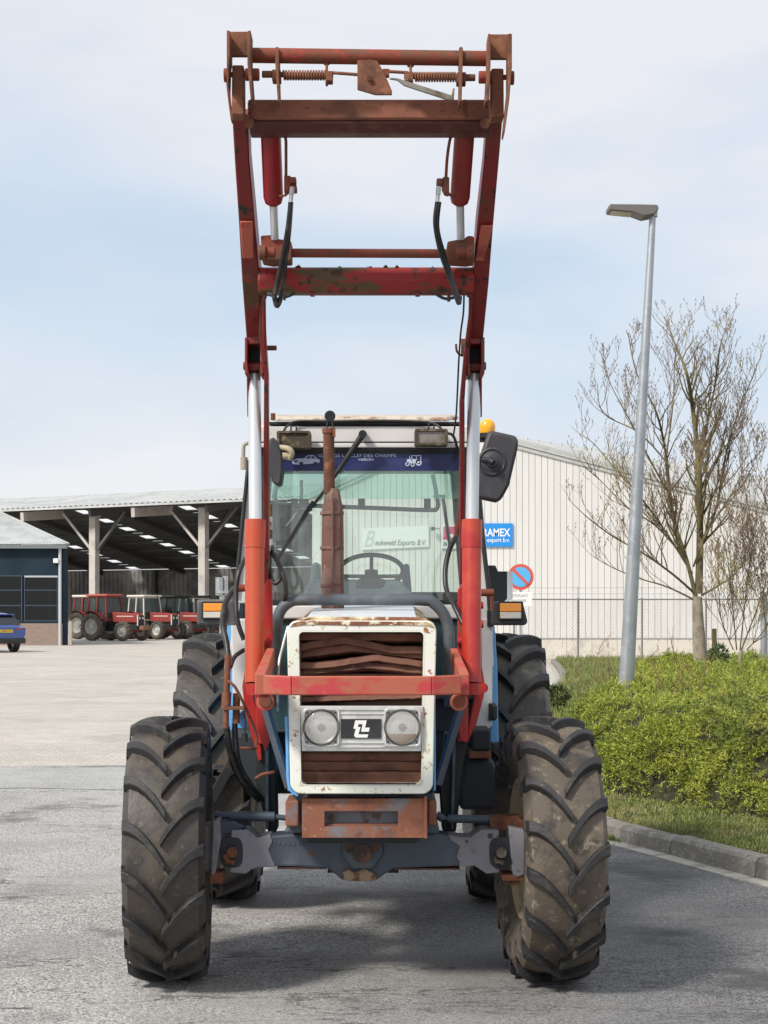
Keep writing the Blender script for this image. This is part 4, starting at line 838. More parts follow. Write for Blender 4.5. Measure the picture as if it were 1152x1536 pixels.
# ================================================================= THE TRACTOR
DF, DR = 7.06, 9.13; XC = -.107
tr = empty('tractor', (XC, 8.0, 0), 'old white and blue tractor with raised red front loader in the middle of the road', 'tractor')
def B(name, mat, fn, smooth=None, bevel=0, parent=None, label=None):
    b = MB(); fn(b); return b.build(name, mat, parent or tr, smooth, bevel, label)
def cylp(p, q, r, n=16): return lambda b: b.cyl(p, q, r, n)
def pipe(name, mat, pts, r, parent=None, n=8, k=6): return B(name, mat, lambda b: b.tube(smooth_path(pts, k), r, n), 50, 0, parent)

# --- wheels
ST = R(4.2)
DA, DF = DF, 7.10
for cx, mt in ((-.948, tyre_m), (.724, tyre_dusty)):
    wh = empty('front_wheel', (cx, DF, .58)); wh.parent = tr; wh.location = Vector((cx, DF, .58)) - WL[tr]
    b = MB(); tyre(b, (cx, DF, .58), .582, .345, .315, 17, .034, ST); b.build('tyre', [mt, lug_m], wh, smooth=21)
    rot = Matrix.Rotation(ST, 3, 'Z'); b = MB(); sgn = -1 if cx > 0 else 1
    b.lathe([(-.115, .318), (-.125, .31), (-.10, .285), (-.02 * 1, .265), (0, .23), (.02, .10), (-.05 * 0, .001), (.03, .001), (.06, .10), (.05, .23), (.06, .27), (.10, .285), (.125, .31), (.115, .318)], (0, 0, 0), 'x', 40)
    b.v = [tuple(rot @ Vector(v) + Vector((cx, DF, .58))) for v in b.v]; b.build('rim', rim_m, wh, smooth=30)
    b = MB(); b.cyl(Vector((cx, DF, .58)), Vector((cx, DF, .58)) + rot @ Vector((sgn * .16, 0, 0)), .10, 18); b.build('hub', axle_grey, wh, smooth=40)
DF = DA
for cx in (-.92, .685):
    wh = empty('rear_wheel', (cx, DR, .75)); wh.parent = tr; wh.location = Vector((cx, DR, .75)) - WL[tr]
    b = MB(); tyre(b, (cx, DR, .75), .755, .425, .42, 18, .042, 0); b.build('tyre', [tyre_m, lug_m], wh, smooth=21)
    b = MB(); b.lathe([(-.15, .425), (-.16, .41), (-.12, .38), (-.02, .36), (-.04, .14), (-.04, .001), (.04, .001), (.04, .14), (.02, .36), (.12, .38), (.16, .41), (.15, .425)], (cx, DR, .75), 'x', 40); b.build('rim', rim_m, wh, smooth=30)

# --- front axle
ax = [(347, 1247), (372, 1246), (386, 1257), (410, 1253), (440, 1251), (500, 1250), (585, 1250), (655, 1250), (690, 1257), (706, 1257), (722, 1246), (742, 1246), (748, 1262), (748, 1308), (730, 1310), (712, 1298), (700, 1299), (640, 1301), (590, 1303), (565, 1320), (513, 1320), (492, 1303), (440, 1300), (385, 1300), (368, 1310), (345, 1308)]
# the dark of the openings at both ends is painted on separate plates
B('front_axle', axle_paint, lambda b: b.pprism([p for p in ax], DF - .06, .14), None, .010)
for s, q in ((-1, [(346.5, 1246), (372, 1245), (386, 1256), (406, 1252), (409, 1262), (403, 1275), (409, 1290), (414, 1301), (385, 1301), (368, 1311), (344.5, 1309)]), (1, [(749, 1245), (722, 1245), (706, 1256), (690, 1256), (672, 1253), (678, 1262), (690, 1270), (684, 1285), (690, 1300), (700, 1300), (712, 1299), (730, 1311), (749, 1309)])):
    B('axle_end', axle_grey, lambda b: b.pprism(q, DF - .068, .152), None, .006)
for c_, w_ in ((347, 9), (751, 12)):
    o_ = [at(c_ - 0, 1279, DF - .075) + Vector((x_, 0, z_)) for x_, z_ in [(math.copysign(abs(math.cos(a)) ** .6, math.cos(a)) * .050, math.copysign(abs(math.sin(a)) ** .6, math.sin(a)) * .066) for a in [2 * PI * k / 28 for k in range(28)]]]
    B('dark_opening', black_in, lambda b: b.prism(o_, (0, .05, 0)), None, .004)  # solid dark plate, its colour stands in for the shade inside the opening
    B('drive_joint', M('greasy_steel', (.16, .13, .11), .4, .5, [((.05, .035, .025), 20, .45, .6)]) if c_ > 500 else rust, lambda b: (b.cyl(at(c_ + 1, 1279, DF - .095), at(c_ + 3, 1276, DF - .02), .024, 14), b.tube([at(c_ - 10, 1282, DF - .085), at(c_ - 6, 1292, DF - .09), at(c_ + 5, 1294, DF - .09)], .012, 8)), 40)
# knuckles
for s, qa, qb in ((-1, [(319, 1232), (329, 1228), (331, 1262), (322, 1313), (316, 1313), (318, 1262)], 0), (1, [(763, 1240), (788, 1246), (787, 1312), (776, 1316), (769, 1312)], 0)):
    B('steering_knuckle', axle_grey, lambda b: b.pprism(qa, DF - .10, .20), None, .006)
B('steering_knuckle', axle_grey, lambda b: b.pprism([(300, 1240), (322, 1236), (322, 1305), (300, 1309)], DF - .05, .14), None, .006)
B('kingpin_bracket', axle_paint, lambda b: b.pprism([(316, 1235), (350, 1232), (368, 1240), (350, 1252), (318, 1252)], DF - .04, .10), None, .006)
B('kingpin_bracket', rust, lambda b: b.pprism([(733, 1226), (778, 1224), (790, 1236), (784, 1246), (737, 1247)], DF - .02, .10), None, .006)
B('kingpin_cap', rust, lambda b: (b.pbox(754, 1313, 786, 1322, DF - .09, .14), b.pbox(762, 1322, 780, 1328, DF - .07, .1)), None, .005)
B('kingpin_cap', rust, lambda b: (b.pbox(314, 1309, 334, 1326, DF - .09, .12),), None, .005)
# tie rods
B('tie_rod', axle_paint, lambda b: (b.cyl(at(345, 1224, DF + .02), at(412, 1225, DF + .02), .022, 14), b.cyl(at(410, 1225, DF + .02), at(436, 1228, DF + .02), .012, 10), b.cyl(at(322, 1222, DF + .02), at(347, 1224, DF + .02), .016, 10)), 40)
B('tie_rod', blue_steel, lambda b: (b.cyl(at(672, 1228, DF + .02), at(738, 1229, DF + .02), .019, 14), b.cyl(at(652, 1227, DF + .02), at(674, 1228, DF + .02), .010, 10), b.cyl(at(655, 1222, DF), at(664, 1228, DF), .018, 10)), 40)
# weight bracket
YB = 6.70
fo = [at(a, c, YB) for a, c in ((453, 1198), (640, 1198), (640, 1257), (453, 1257))]; fi = [at(a, c, YB) for a, c in ((487, 1217), (597, 1217), (597, 1240), (487, 1240))]
wb = B('weight_bracket', bracket_m, lambda b: b.ring(fo, fi, (0, .03, 0)), None, .003)
B('bracket_side', bracket_m, lambda b: (b.pbox(453, 1198, 459, 1257, YB + .031, .32), b.pbox(634, 1198, 640, 1257, YB + .031, .32), b.pbox(459, 1198, 634, 1201, YB + .031, .3), b.pbox(636, 1195, 641, 1258, YB - .012, .011)), None, .002)
B('slot_back', M('slot_grey', (.17, .19, .21), .6, 0, [((.10, .05, .03), 12, .5, .65)]), lambda b: b.pbox(470, 1203, 630, 1252, YB + .065, .02))
B('slot_lip', bracket_m, lambda b: b.pbox(487, 1236, 597, 1240, YB + .031, .033))
B('bolster_ear', bracket_m, lambda b: b.pbox(428, 1201, 448, 1240, YB + .05, .22), None, .008)
B('bolster_ear', bracket_m, lambda b: b.pbox(642, 1201, 655, 1238, YB + .05, .22), None, .008)
B('front_bolster', blue_steel, lambda b: (b.pprism([(440, 1189), (652, 1189), (653, 1215), (660, 1250), (425, 1250), (440, 1225)], YB + .10, .5),), None, .01)
B('bolster_slot', black_in, lambda b: (b.pbox(461, 1190, 484, 1197.5, YB + .088, .012), b.pbox(600, 1190, 622, 1197.5, YB + .088, .012)))
# pivot in the axle centre
pivm = M('greasy_rust', (.085, .040, .028), .6, 0, [((.17, .065, .035), 14, .50, .66), ((.03, .025, .02), 9, .52, .68)], (50, .4))
B('pivot_pin', pivm, lambda b: (b.cyl(at(543, 1280, DF - .105), at(543, 1280, DF), .042, 22), b.cyl(at(524, 1272, DF - .09), at(524, 1272, DF), .022, 12), b.cyl(at(562, 1272, DF - .09), at(562, 1272, DF), .022, 12), b.cyl(at(543, 1281, DF - .115), at(543, 1281, DF - .1), .014, 6)), 40)
B('pivot_housing', blue_steel, lambda b: b.pprism([(515, 1256), (572, 1256), (576, 1280), (560, 1304), (528, 1304), (511, 1280)], DF - .085, .05), None, .01)
B('drip_lump', M('caked_mud', (.30, .22, .14), .9, 0, [((.13, .055, .03), 16, .46, .62)], (60, .6)), lambda b: b.pprism([(513, 1308), (524, 1304), (532, 1310), (545, 1303), (560, 1309), (566, 1316), (560, 1322), (518, 1322)], DF - .085, .1), None, .008)

# --- grille surround (rounded rectangle, slightly narrower below)
YG = 6.66
def grille_ring(xl, xr, yt, yb, r_px, taper):
    a = at(xl, yt, YG); c = at(xr, yb, YG); pts = rrect(a.x, c.x, c.z, a.z, r_px * YG / F, YG, 6); zc = a.z
    return [Vector((p.x + (p.x - (a.x + c.x) / 2) * (-taper) * (zc - p.z) / (zc - c.z), p.y, p.z)) for p in pts]
B('grille_surround', cream, lambda b: b.ring(grille_ring(430, 655, 931, 1191, 17, .05), grille_ring(447.5, 636, 947, 1177, 8, .04), (0, .07, 0)), 50, .005)
B('surround_top_edge', cream_rust, lambda b: b.pprism([(436, 941), (444, 934), (470, 932.5), (540, 931.5), (620, 933), (640, 935.5), (651, 944), (655, 944), (650, 934), (638, 927), (620, 925.5), (470, 925), (450, 927), (437, 933), (431, 942)], YG + .03, .05), 50, .006)
B('rusted_rim', cream_rust, lambda b: b.pprism([(434, 940), (440, 934.5), (452, 931.6), (640, 932.6), (648, 936), (652, 942), (648, 941), (640, 938.5), (600, 937.5), (540, 938.5), (480, 937), (455, 937.5), (444, 939)], YG - .004, .006), None, .001)
B('surround_inner', cream, lambda b: b.ring(grille_ring(446, 638, 946, 1179, 8, .04), grille_ring(448, 635.5, 948, 1177, 7, .04), (0, .16, 0)), 50)
# crumpled upper louvres
def louvre_bar(y0, y1, dep, warp, seed, name='louvre', xl=449, xr=636):
    b = MB(); rg = random.Random(seed); nx = 22; prof = [(0, .014), (.10, -.006), (.60, -.016), (.68, .004), (1.0, .034)] if seed < 8 else [(0, .016), (.08, -.008), (.22, -.010), (.78, .0), (.9, .010), (1, .03)]
    js = [rg.uniform(-1.2, 1.2) for _ in range(nx + 1)]
    for i in range(nx + 1):
        t = i / nx; X_ = xl + (xr - xl) * t; w_ = warp(t)
        for k, (f, dy) in enumerate(prof):
            p = at(X_, y0 + (y1 - y0) * f + w_ + js[i] * .45, YG + dep); p.y += dy + .006 * noise.noise(Vector((t * 9, k, seed))) - .0 ; b.v.append(tuple(p))
    m = len(prof)
    b.f = [(i * m + k, (i + 1) * m + k, (i + 1) * m + k + 1, i * m + k + 1) for i in range(nx) for k in range(m - 1)]; b.m = [0] * len(b.f)
    o = b.build(name, louvre, tr, smooth=18); sd = o.modifiers.new('thick', 'SOLIDIFY'); sd.thickness = .003; return o
pkf = lambda c, h, w: (lambda t: -h * max(0, 1 - abs(t - c) / w))
louvre_bar(948, 966, .10, lambda t: 0 + 2 * t, 1)
louvre_bar(962, 978, .085, lambda t: 5 - 14 * max(0, 1 - abs(t - .35) / .4) + 3 * t, 2)
louvre_bar(974, 992, .10, lambda t: 2 - 11 * max(0, 1 - abs(t - .45) / .5), 3)
louvre_bar(988, 1001, .075, lambda t: 6 - 12 * max(0, 1 - abs(t - .62) / .45), 4)
louvre_bar(998, 1012, .09, lambda t: 4 - 9 * max(0, 1 - abs(t - .55) / .5) , 5)
louvre_bar(1010, 1026, .12, lambda t: 0, 6)
louvre_bar(1042, 1052, .10, lambda t: 4 - 6 * t, 7)
louvre_bar(1128, 1144, .07, lambda t: 0, 8); louvre_bar(1142, 1158, .07, lambda t: 0, 9); louvre_bar(1156, 1178, .08, lambda t: 0, 10)
B('radiator_core', M('radiator_dark', (.030, .014, .009), .95), lambda b: b.pbox(440, 940, 646, 1185, YG + .17, .04))
# headlamp panel
YP = YG - .012
hp = B('headlamp_panel', silver, lambda b: b.pprism([(450, 1059), (635, 1059), (631.5, 1127), (453, 1127)], YP, .03), None, .004)
for cx in (482, 603.5):
    c = at(cx, 1091, YP); w_ = 27.5 * YP / F
    a = rrect(c.x - w_, c.x + w_, c.z - w_ * 1.04, c.z + w_ * 1.04, .018, YP - .012, 5); i_ = [Vector((c.x + (p.x - c.x) * .89, p.y, c.z + (p.z - c.z) * .89)) for p in a]
    B('lamp_recess', grey_plastic, lambda b: b.lathe([(-.0135, .0725), (-.0145, .0745), (-.0135, .077), (.0, .077)], (c.x, YP, c.z), 'y', 40), 40, 0, hp)
    B('bezel', silver, lambda b: b.ring(a, i_, (0, .013, 0)), 40, .002, hp)
    hl = B('headlight', steel, lambda b: b.lathe([(-.010, .0655), (-.016, .069), (-.010, .0725), (.0, .0725)], (c.x, YP, c.z), 'y', 40), 40)
    B('reflector', M('reflector', (.82, .81, .78), .32, .5, [((.5, .45, .4), 9, .5, .7)]), lambda b: b.lathe([(-.006, .066), (.004, .055), (.014, .035), (.02, .012), (.02, .001)], (c.x, YP, c.z), 'y', 32), 50, 0, hl)
    B('bulb', M('bulb_grey', (.20, .17, .13), .5, .5), lambda b: (b.cyl((c.x, YP - .004, c.z), (c.x, YP + .015, c.z), .016, 12), b.cyl((c.x - .012, YP - .003, c.z), (c.x - .012, YP + .01, c.z + .004), .005, 8), b.cyl((c.x + .012, YP - .003, c.z), (c.x + .012, YP + .01, c.z + .004), .005, 8)), 40, 0, hl)
    def dome(b):
        b.lathe([(-.013, .067), (-.020, .055), (-.026, .035), (-.029, .015), (-.0295, .001)], (c.x, YP, c.z), 'y', 36)
    B('lens', lens_glass, dome, 60, 0, hl)
    def ribs(b):
        for k in range(-8, 9):
            xx = c.x + k * .007; hh = math.sqrt(max(0, .058 ** 2 - (k * .007) ** 2))
            b.cyl((xx, YP - .012, c.z - hh), (xx, YP - .012, c.z + hh), .0009, 4)
    B('lens_ribs', lens_glass, ribs, 50, 0, hl)
    if cx > 550:
        q = []
        for k in range(13):
            a_ = R(205 + 130 * k / 12 + 0); q.append((c.x + .0655 * math.cos(a_), YP - .010, c.z + .0655 * math.sin(a_)))
        B('rusty_water', M('brown_water', (.20, .10, .03), .3), lambda b: b.prism([v for v in q], (0, .006, 0)), None, 0, hl)
    B('screw', black_in, lambda b: [b.cyl((c.x + sx * .058, YP - .016, c.z + sz * .060), (c.x + sx * .058, YP - .0, c.z + sz * .060), .004, 8) for sx in (-1, 1) for sz in (-1, 1)], 40, 0, hp)
lg = B('logo_plate', M('logo_black', (.022, .024, .028), .45, 0, [((.04, .042, .046), 8, .5, .7)]), lambda b: b.pbox(511.5, 1078.5, 572, 1108, YP - .006, .010), None, .001, hp)
lo1 = [(530.5, 1092.5), (533.5, 1080.5), (551, 1080.5), (548.6, 1090), (546.5, 1093), (554.5, 1093), (553.2, 1098), (541, 1098), (544.6, 1085.8), (538.6, 1085.8), (537, 1092.5)]
lo1 = [(530, 1093), (533, 1080.5), (550, 1080.5), (547.6, 1091.5), (554.6, 1091.5), (553.2, 1097.6), (541.6, 1097.6), (543.9, 1086.2), (537.8, 1086.2), (536.4, 1093)]
lo2 = [(534.2, 1090.6), (540.8, 1090.6), (537.6, 1101.6), (552.4, 1101.6), (551.2, 1106.4), (533.6, 1106.4), (531, 1103.6), (533.2, 1095)]
B('emblem', white_m, lambda b: (b.pprism(lo1, YP - .0075, .002), b.pprism(lo2, YP - .0082, .002)), None, 0, hp)
for yy in (1063.5, 1113.5):
    a = at(506, yy, YP - .002); c = at(579, yy + 8, YP - .002)
    B('panel_rib', silver, lambda b: (b.box(a.x, c.x, YP - .006, YP, a.z - .004, a.z), b.box(a.x, c.x, YP - .0055, YP, c.z, c.z + .004), b.box(a.x, a.x + .003, YP - .005, YP, c.z, a.z), b.box(c.x - .003, c.x, YP - .005, YP, c.z, a.z)), None, .001, hp)

# --- hood
def loft(name, mat, secs, smooth=40, bevel=0, parent=None):
    b = MB(); n_ = len(secs[0]); b.v = [tuple(p) for s in secs for p in s]
    b.f = [(i * n_ + j, i * n_ + j + 1, (i + 1) * n_ + j + 1, (i + 1) * n_ + j) for i in range(len(secs) - 1) for j in range(n_ - 1)]; b.m = [0] * len(b.f)
    return b.build(name, mat, parent or tr, smooth, bevel)
XH = -.094
def hsec(y, hw, zt, zb): return [Vector((XH + s * a, y, z)) for s, a, z in ((-1, hw, zb), (-1, hw, zt - .09), (-1, hw - .03, zt - .035), (-1, hw - .075, zt - .006))], [Vector((XH + s * a, y, z)) for s, a, z in ((1, hw - .075, zt - .006), (1, hw - .03, zt - .035), (1, hw, zt - .09), (1, hw, zb))]
h1l, h1r = hsec(YG + .05, .305, 1.600, 1.28); h2l, h2r = hsec(8.0, .315, 1.660, 1.28)
loft('hood_corner', cream_rust, [h1l, h2l]); loft('hood_corner', cream_rust, [h1r, h2r])
B('hood_top', hood_white, lambda b: b.hexa([(XH - .232, YG + .06, 1.575), (XH + .232, YG + .06, 1.575), (XH + .24, 8.0, 1.635), (XH - .24, 8.0, 1.635), (XH - .232, YG + .06, 1.603), (XH + .232, YG + .06, 1.603), (XH + .24, 8.0, 1.663), (XH - .24, 8.0, 1.663)]), None, .006)
for s in (-1, 1):
    B('hood_side', sky_blue, lambda b: b.hexa([(XH + s * .303, YG + .08, .87), (XH + s * .312, YG + .08, .87), (XH + s * .318, 8.0, .90), (XH + s * .309, 8.0, .90), (XH + s * .303, YG + .08, 1.28), (XH + s * .312, YG + .08, 1.28), (XH + s * .318, 8.0, 1.28), (XH + s * .309, 8.0, 1.28)]), None, .003)
B('surround_side', sky_blue, lambda b: b.tube(smooth_path([at(429.5, 1075, YG + .02), at(431, 1120, YG + .02), at(432, 1165, YG + .02), at(436, 1185, YG + .02), at(447, 1193, YG + .02)], 4), .007, 8), 50)
B('engine_block', black_in, lambda b: (b.box(XH - .24, XH + .24, 6.95, 8.6, .62, 1.55), b.box(XH - .16, XH + .16, 7.2, 9.2, .45, .7)))
# --- exhaust
YE = 7.55
ec = at(497, 0, YE)
B('muffler', exhaust_m, lambda b: b.tube([Vector((at(499, 0, YE).x, YE, at(0, y_, YE).z)) for y_ in (925, 915, 800, 765, 742, 733)], [.052, .054, .052, .050, .036, .026], 8, True), 20, 0)
def mufrib(b):
    for y_ in (878, 822, 770):
        z_ = at(0, y_, YE).z; x_ = at(498, 0, YE).x; b.tube([(x_, YE, z_ - .008), (x_, YE, z_ + .008)], .0565, 8)
    for x_, y0, y1 in ((513, 845, 890), (513, 785, 812)): b.pbox(x_ - 2, y0, x_ + 1.5, y1, YE - .03, .05)
    b.pbox(497.5, 740, 500, 920, YE - .058, .012)
B('muffler_seam', exhaust_m, mufrib, None, .002)
B('exhaust_pipe', rust, lambda b: b.tube([at(494, 740, YE), at(493, 645, YE)], .0265, 18), 40)
B('pipe_clamp', rust, lambda b: (b.tube([at(493, 650, YE), at(493, 643, YE)], .031, 18), b.pbox(499, 641, 503, 655, YE - .03, .03)), 40)
B('rain_cap', dark_steel, lambda b: (b.cyl(at(495, 624, YE - .01), at(495, 624, YE + .006), .026, 24), b.tube([at(497, 628, YE), at(500, 643, YE)], .005, 6), b.tube([at(492, 628, YE), at(490, 643, YE)], .004, 6)), 40)
# --- guard hoop
YH = 7.35
hoopp = [at(413, 1060, YH), at(413, 1000, YH), at(414, 948, YH), at(419, 920, YH), at(433, 904, YH), at(456, 899.5, YH), at(540, 899.5, YH), at(632, 900, YH), at(652, 906, YH), at(667, 924, YH), at(673, 950, YH), at(674, 1000, YH), at(675, 1060, YH)]
B('guard_hoop', hoop_paint, lambda b: b.tube(smooth_path(hoopp, 6), .0265, 14), 50)
# diagonal stays
B('stay_bar', blue_steel, lambda b: b.bar(at(395, 1052, 6.95), at(434, 1182, 6.9), .034, .03), None, .004)
B('stay_bar', blue_steel, lambda b: b.bar(at(692, 1058, 6.95), at(656, 1178, 6.9), .034, .03), None, .004)
B('hose', galv, lambda b: b.tube(smooth_path([at(432, 940, 6.9), at(424, 970, 6.85), at(418, 1000, 6.8), at(417, 1067, 6.8)], 4), .006, 8), 40)

# --- front bumper guard of the loader
YU = 6.30
B('guard_bar', guard_red, lambda b: (b.hexa([at(437, 1043, YU), at(648, 1043, YU), at(640, 1043, YU + .07), at(445, 1043, YU + .07), at(437, 1014, YU), at(648, 1014, YU), at(640, 1014, YU + .07), at(445, 1014, YU + .07)]),
    b.hexa([at(395, 1042, YU + .05), at(437, 1043, YU), at(441, 1043, YU + .08), at(395, 1042, YU + .12), at(395, 1012, YU + .05), at(437, 1014, YU), at(441, 1014, YU + .08), at(395, 1012, YU + .12)]),
    b.hexa([at(648, 1043, YU), at(692, 1042, YU + .05), at(692, 1042, YU + .12), at(644, 1043, YU + .08), at(648, 1014, YU), at(692, 1012, YU + .05), at(692, 1012, YU + .12), at(644, 1014, YU + .08)])), None, .006)
for pts in (([(382, 1043), (399, 1043), (399, 1010), (382, 1010)], [(398, 1000), (412, 1000), (412, 972), (400, 972)]), ([(690, 1043), (704, 1043), (704, 1010), (690, 1010)], [(676, 1000), (688, 1000), (686, 972), (675, 972)])):
    f_ = [at(a, c, YU + .14) for a, c in pts[0]]; g_ = [at(a, c, 6.95) for a, c in pts[1]]
    B('guard_arm', guard_red, lambda b: b.hexa([f_[0], f_[1], g_[1], g_[0], f_[3], f_[2], g_[2], g_[3]]), None, .006)
for cx in (398, 688.5):
    B('pin_boss', guard_red, lambda b: b.cyl(at(cx, 1053, YU + .16), at(cx, 1053, YU + .5), .036, 24), 40, .003)
    B('pin_face', rust_red, lambda b: b.cyl(at(cx, 1052, YU + .15), at(cx, 1052, YU + .17), .026, 24), 40, .003)
# --- lift cylinders, mast and arms
for s, xb0, xb1, xr0, xr1, xt0, xt1, mt in ((-1, 367.5, 396.5, 369, 396, 372, 391.5, barrel_orange), (1, 692.5, 721.5, 692, 722, 702, 720.5, barrel_red)):
    xm = (xb0 + xb1) / 2; YA = 6.95
    pb = at(xm, 1024, YA); p2 = at(xm + (0 if s < 0 else .5), 822, YA + .08); p3 = at((xr0 + xr1) / 2 + (.5 if s < 0 else 1.0), 780, YA + .09)
    lc = B('lift_cylinder', mt, lambda b: b.tube([pb, p2], .0425, 28), 40)
    B('gland', mt, lambda b: b.tube([p2, p3], .0455, 28), 40, 0, lc)
    pr = at((xt0 + xt1) / 2, 562, YA + .14)
    B('rod', chrome, lambda b: b.tube([p3, pr], .0285, 28), 40, 0, lc)
    B('end_cap', bright_red, lambda b: b.tube([pb, at(xm + 1, 1042, YA)], .036, 24), 40, 0, lc)
    B('rod_eye', rust, lambda b: b.tube([pr, at((xt0 + xt1) / 2 + 1, 545, YA + .14)], .024, 16), 40, 0, lc)
B('mast_plate', bright_red, lambda b: b.pprism([(396, 880), (402, 868), (408, 872), (409, 960), (404, 1000), (404, 1115), (397, 1128), (393, 1115), (385, 1090), (383, 1050), (390, 1040), (392, 960)], 7.12, .03), None, .004)
B('mast_plate', bright_red, lambda b: b.pprism([(368, 1000), (373, 880), (377, 880), (377, 1000), (380, 1045), (390, 1090), (393, 1140), (388, 1142), (368, 1070), (363, 1030)], 7.20, .03), None, .004)
B('mast_plate', bright_red, lambda b: b.pprism([(687, 884), (693, 875), (697, 890), (697, 960), (695, 1040), (700, 1060), (702, 1110), (700, 1115), (690, 1110), (687, 1090), (686, 1000)], 7.12, .03), None, .004)
B('mast_plate', bright_red, lambda b: b.pprism([(719, 880), (722, 890), (723, 1000), (728, 1030), (726, 1044), (715, 1085), (703, 1112), (702, 1095), (712, 1045), (716, 1000)], 7.20, .03), None, .004)
B('mast_tube', bright_red, lambda b: b.bar(at(392, 1040, 7.2), at(396, 1115, 7.2), .055, .05, (0, 1, 0)), None, .004)
B('mast_tube', bright_red, lambda b: b.bar(at(694, 1040, 7.2), at(694, 1112, 7.2), .05, .05, (0, 1, 0)), None, .004)
B('mast_pin', bright_red, lambda b: (b.cyl(at(371, 908, 7.22), at(404, 908, 7.22), .016, 14), b.cyl(at(390, 962, 7.1), at(404, 962, 7.1), .02, 14), b.cyl(at(371, 936, 7.15), at(402, 936, 7.15), .018, 14)), 40)
B('mast_pin', bright_red, lambda b: (b.cyl(at(685, 908, 7.22), at(725, 908, 7.22), .016, 14), b.cyl(at(686, 962, 7.1), at(700, 962, 7.1), .02, 14), b.cyl(at(687, 936, 7.15), at(725, 936, 7.15), .018, 14)), 40)
B('cross_pin', rust_red, lambda b: b.cyl(at(351, 882, 7.3), at(372, 882, 7.3), .017, 14), 40, .003)
B('cross_pin', rust_red, lambda b: b.cyl(at(720, 889, 7.3), at(741, 889, 7.3), .017, 14), 40, .003)
B('ear_bolt', bright_red, lambda b: b.cyl(at(725, 1032, 7.1), at(725, 1032, 7.16), .022, 16), 40)
B('subframe', dark_steel, lambda b: (b.pprism([(386, 1112), (412, 1108), (415, 1248), (402, 1248), (383, 1170)], 7.22, .16),), None, .006)
B('subframe', dark_steel, lambda b: (b.pprism([(668, 1100), (705, 1108), (697, 1140), (684, 1248), (664, 1248), (660, 1180)], 7.22, .16),), None, .006)
B('subframe_flange', blue_steel, lambda b: b.pbox(398, 1118, 403, 1244, 7.16, .06), None, .003)
B('subframe_flange', blue_steel, lambda b: b.pprism([(679, 1110), (684, 1110), (681, 1244), (676, 1244)], 7.16, .06), None, .003)

# loader arm: box section going up and forward, knee at row 385
def armbox(name, mat, stations, parent=None, bev=.006):
    """stations: (x left px, x right px, y px, depth, section thickness)"""
    b = MB()
    for xl, xr, y_, D_, th in stations:
        p = at(xl, y_, D_); q = at(xr, y_, D_); up = Vector((0, .88, .47)) * th
        b.v += [tuple(p), tuple(q), tuple(q + up), tuple(p + up)]
    n_ = len(stations); b.f = [(0, 1, 2, 3), tuple((n_ - 1) * 4 + k for k in (3, 2, 1, 0))]
    for i in range(n_ - 1):
        for k in range(4): b.f.append((i * 4 + k, (i + 1) * 4 + k, (i + 1) * 4 + (k + 1) % 4, i * 4 + (k + 1) % 4))
    b.m = [0] * len(b.f); return b.build(name, mat, tr, 30, bev)
armL = armbox('loader_arm', arm_red, [(370, 391, 512, 6.98, .13), (363, 390, 420, 6.72, .14), (358, 382, 330, 6.52, .14), (352, 374, 240, 6.36, .13), (348, 372, 172, 6.22, .12)])
armR = armbox('loader_arm', arm_red, [(704, 724, 515, 6.98, .13), (709, 733, 425, 6.72, .14), (716, 740, 335, 6.52, .14), (726, 748, 245, 6.36, .13), (731, 754, 176, 6.22, .12)])
armbox('arm_gusset', M('gusset_pale_red', (.42, .10, .06), .6, 0, [((.30, .05, .03), 8, .5, .62)]), [(363.5, 381, 388, 6.62, .01), (359.5, 379, 332, 6.51, .01)])
armbox('arm_gusset', MATS['gusset_pale_red'], [(712, 726, 392, 6.62, .01), (722, 740, 338, 6.51, .01)])
# lower arm behind the cylinder
def flatp(name, mat, q, D0, D1, d=.03, bev=.004):
    n_ = len(q); ys = [y for _, y in q]; y0, y1 = min(ys), max(ys)
    pts = [at(x_, y_, D0 + (D1 - D0) * (y_ - y0) / (y1 - y0)) for x_, y_ in q]
    return B(name, mat, lambda b: b.prism(pts, (0, d, 0)), None, bev)
flatp('arm_web', arm_red, [(390, 440), (394, 440), (402, 560), (403, 880), (397, 900), (394, 880), (396, 560), (388, 500)], 6.8, 7.35, .08)
flatp('arm_web', arm_red, [(706, 450), (710, 450), (702, 520), (697, 600), (697, 890), (690, 900), (690, 600), (697, 520)], 6.8, 7.35, .08)
flatp('arm_side_strip', arm_red, [(370, 560), (373, 560), (373, 625), (371, 625)], 7.05, 7.1, .02, .001)
flatp('arm_side_strip', arm_red, [(720, 560), (723, 560), (723, 625), (721, 625)], 7.05, 7.1, .02, .001)
for xs in ((367, 371, 391, 396, 373, 390), (700, 704, 722, 727, 704, 721)):
    B('clevis_plate', arm_red, lambda b: b.pprism([(xs[0], 505), (xs[1] + 1, 508), (xs[1], 540), (xs[1] + 2, 560), (xs[1] - 2, 564), (xs[0], 560)], 6.95, .14), None, .004)
    B('clevis_plate', arm_red, lambda b: b.pprism([(xs[2] - 1, 508), (xs[3], 505), (xs[3], 560), (xs[2] + 1, 564), (xs[2] - 2, 560), (xs[2], 540)], 6.95, .14), None, .004)
    B('clevis_back', black_in, lambda b: b.pprism([(xs[4], 505), (xs[5], 505), (xs[5], 556), (xs[4], 556)], 7.07, .03))
    B('clevis_pin', arm_red, lambda b: b.cyl(at(xs[0] - 2, 549, 7.03), at(xs[3] + 2, 549, 7.03), .018, 14), 40, .003)
    B('clevis_bridge', arm_red, lambda b: b.pbox(xs[1], 500, xs[2], 516, 6.96, .1), None, .005)
B('stub_pin', rust, lambda b: b.cyl(at(397, 522, 7.0), at(415, 522, 7.0), .011, 12), 40, .002)
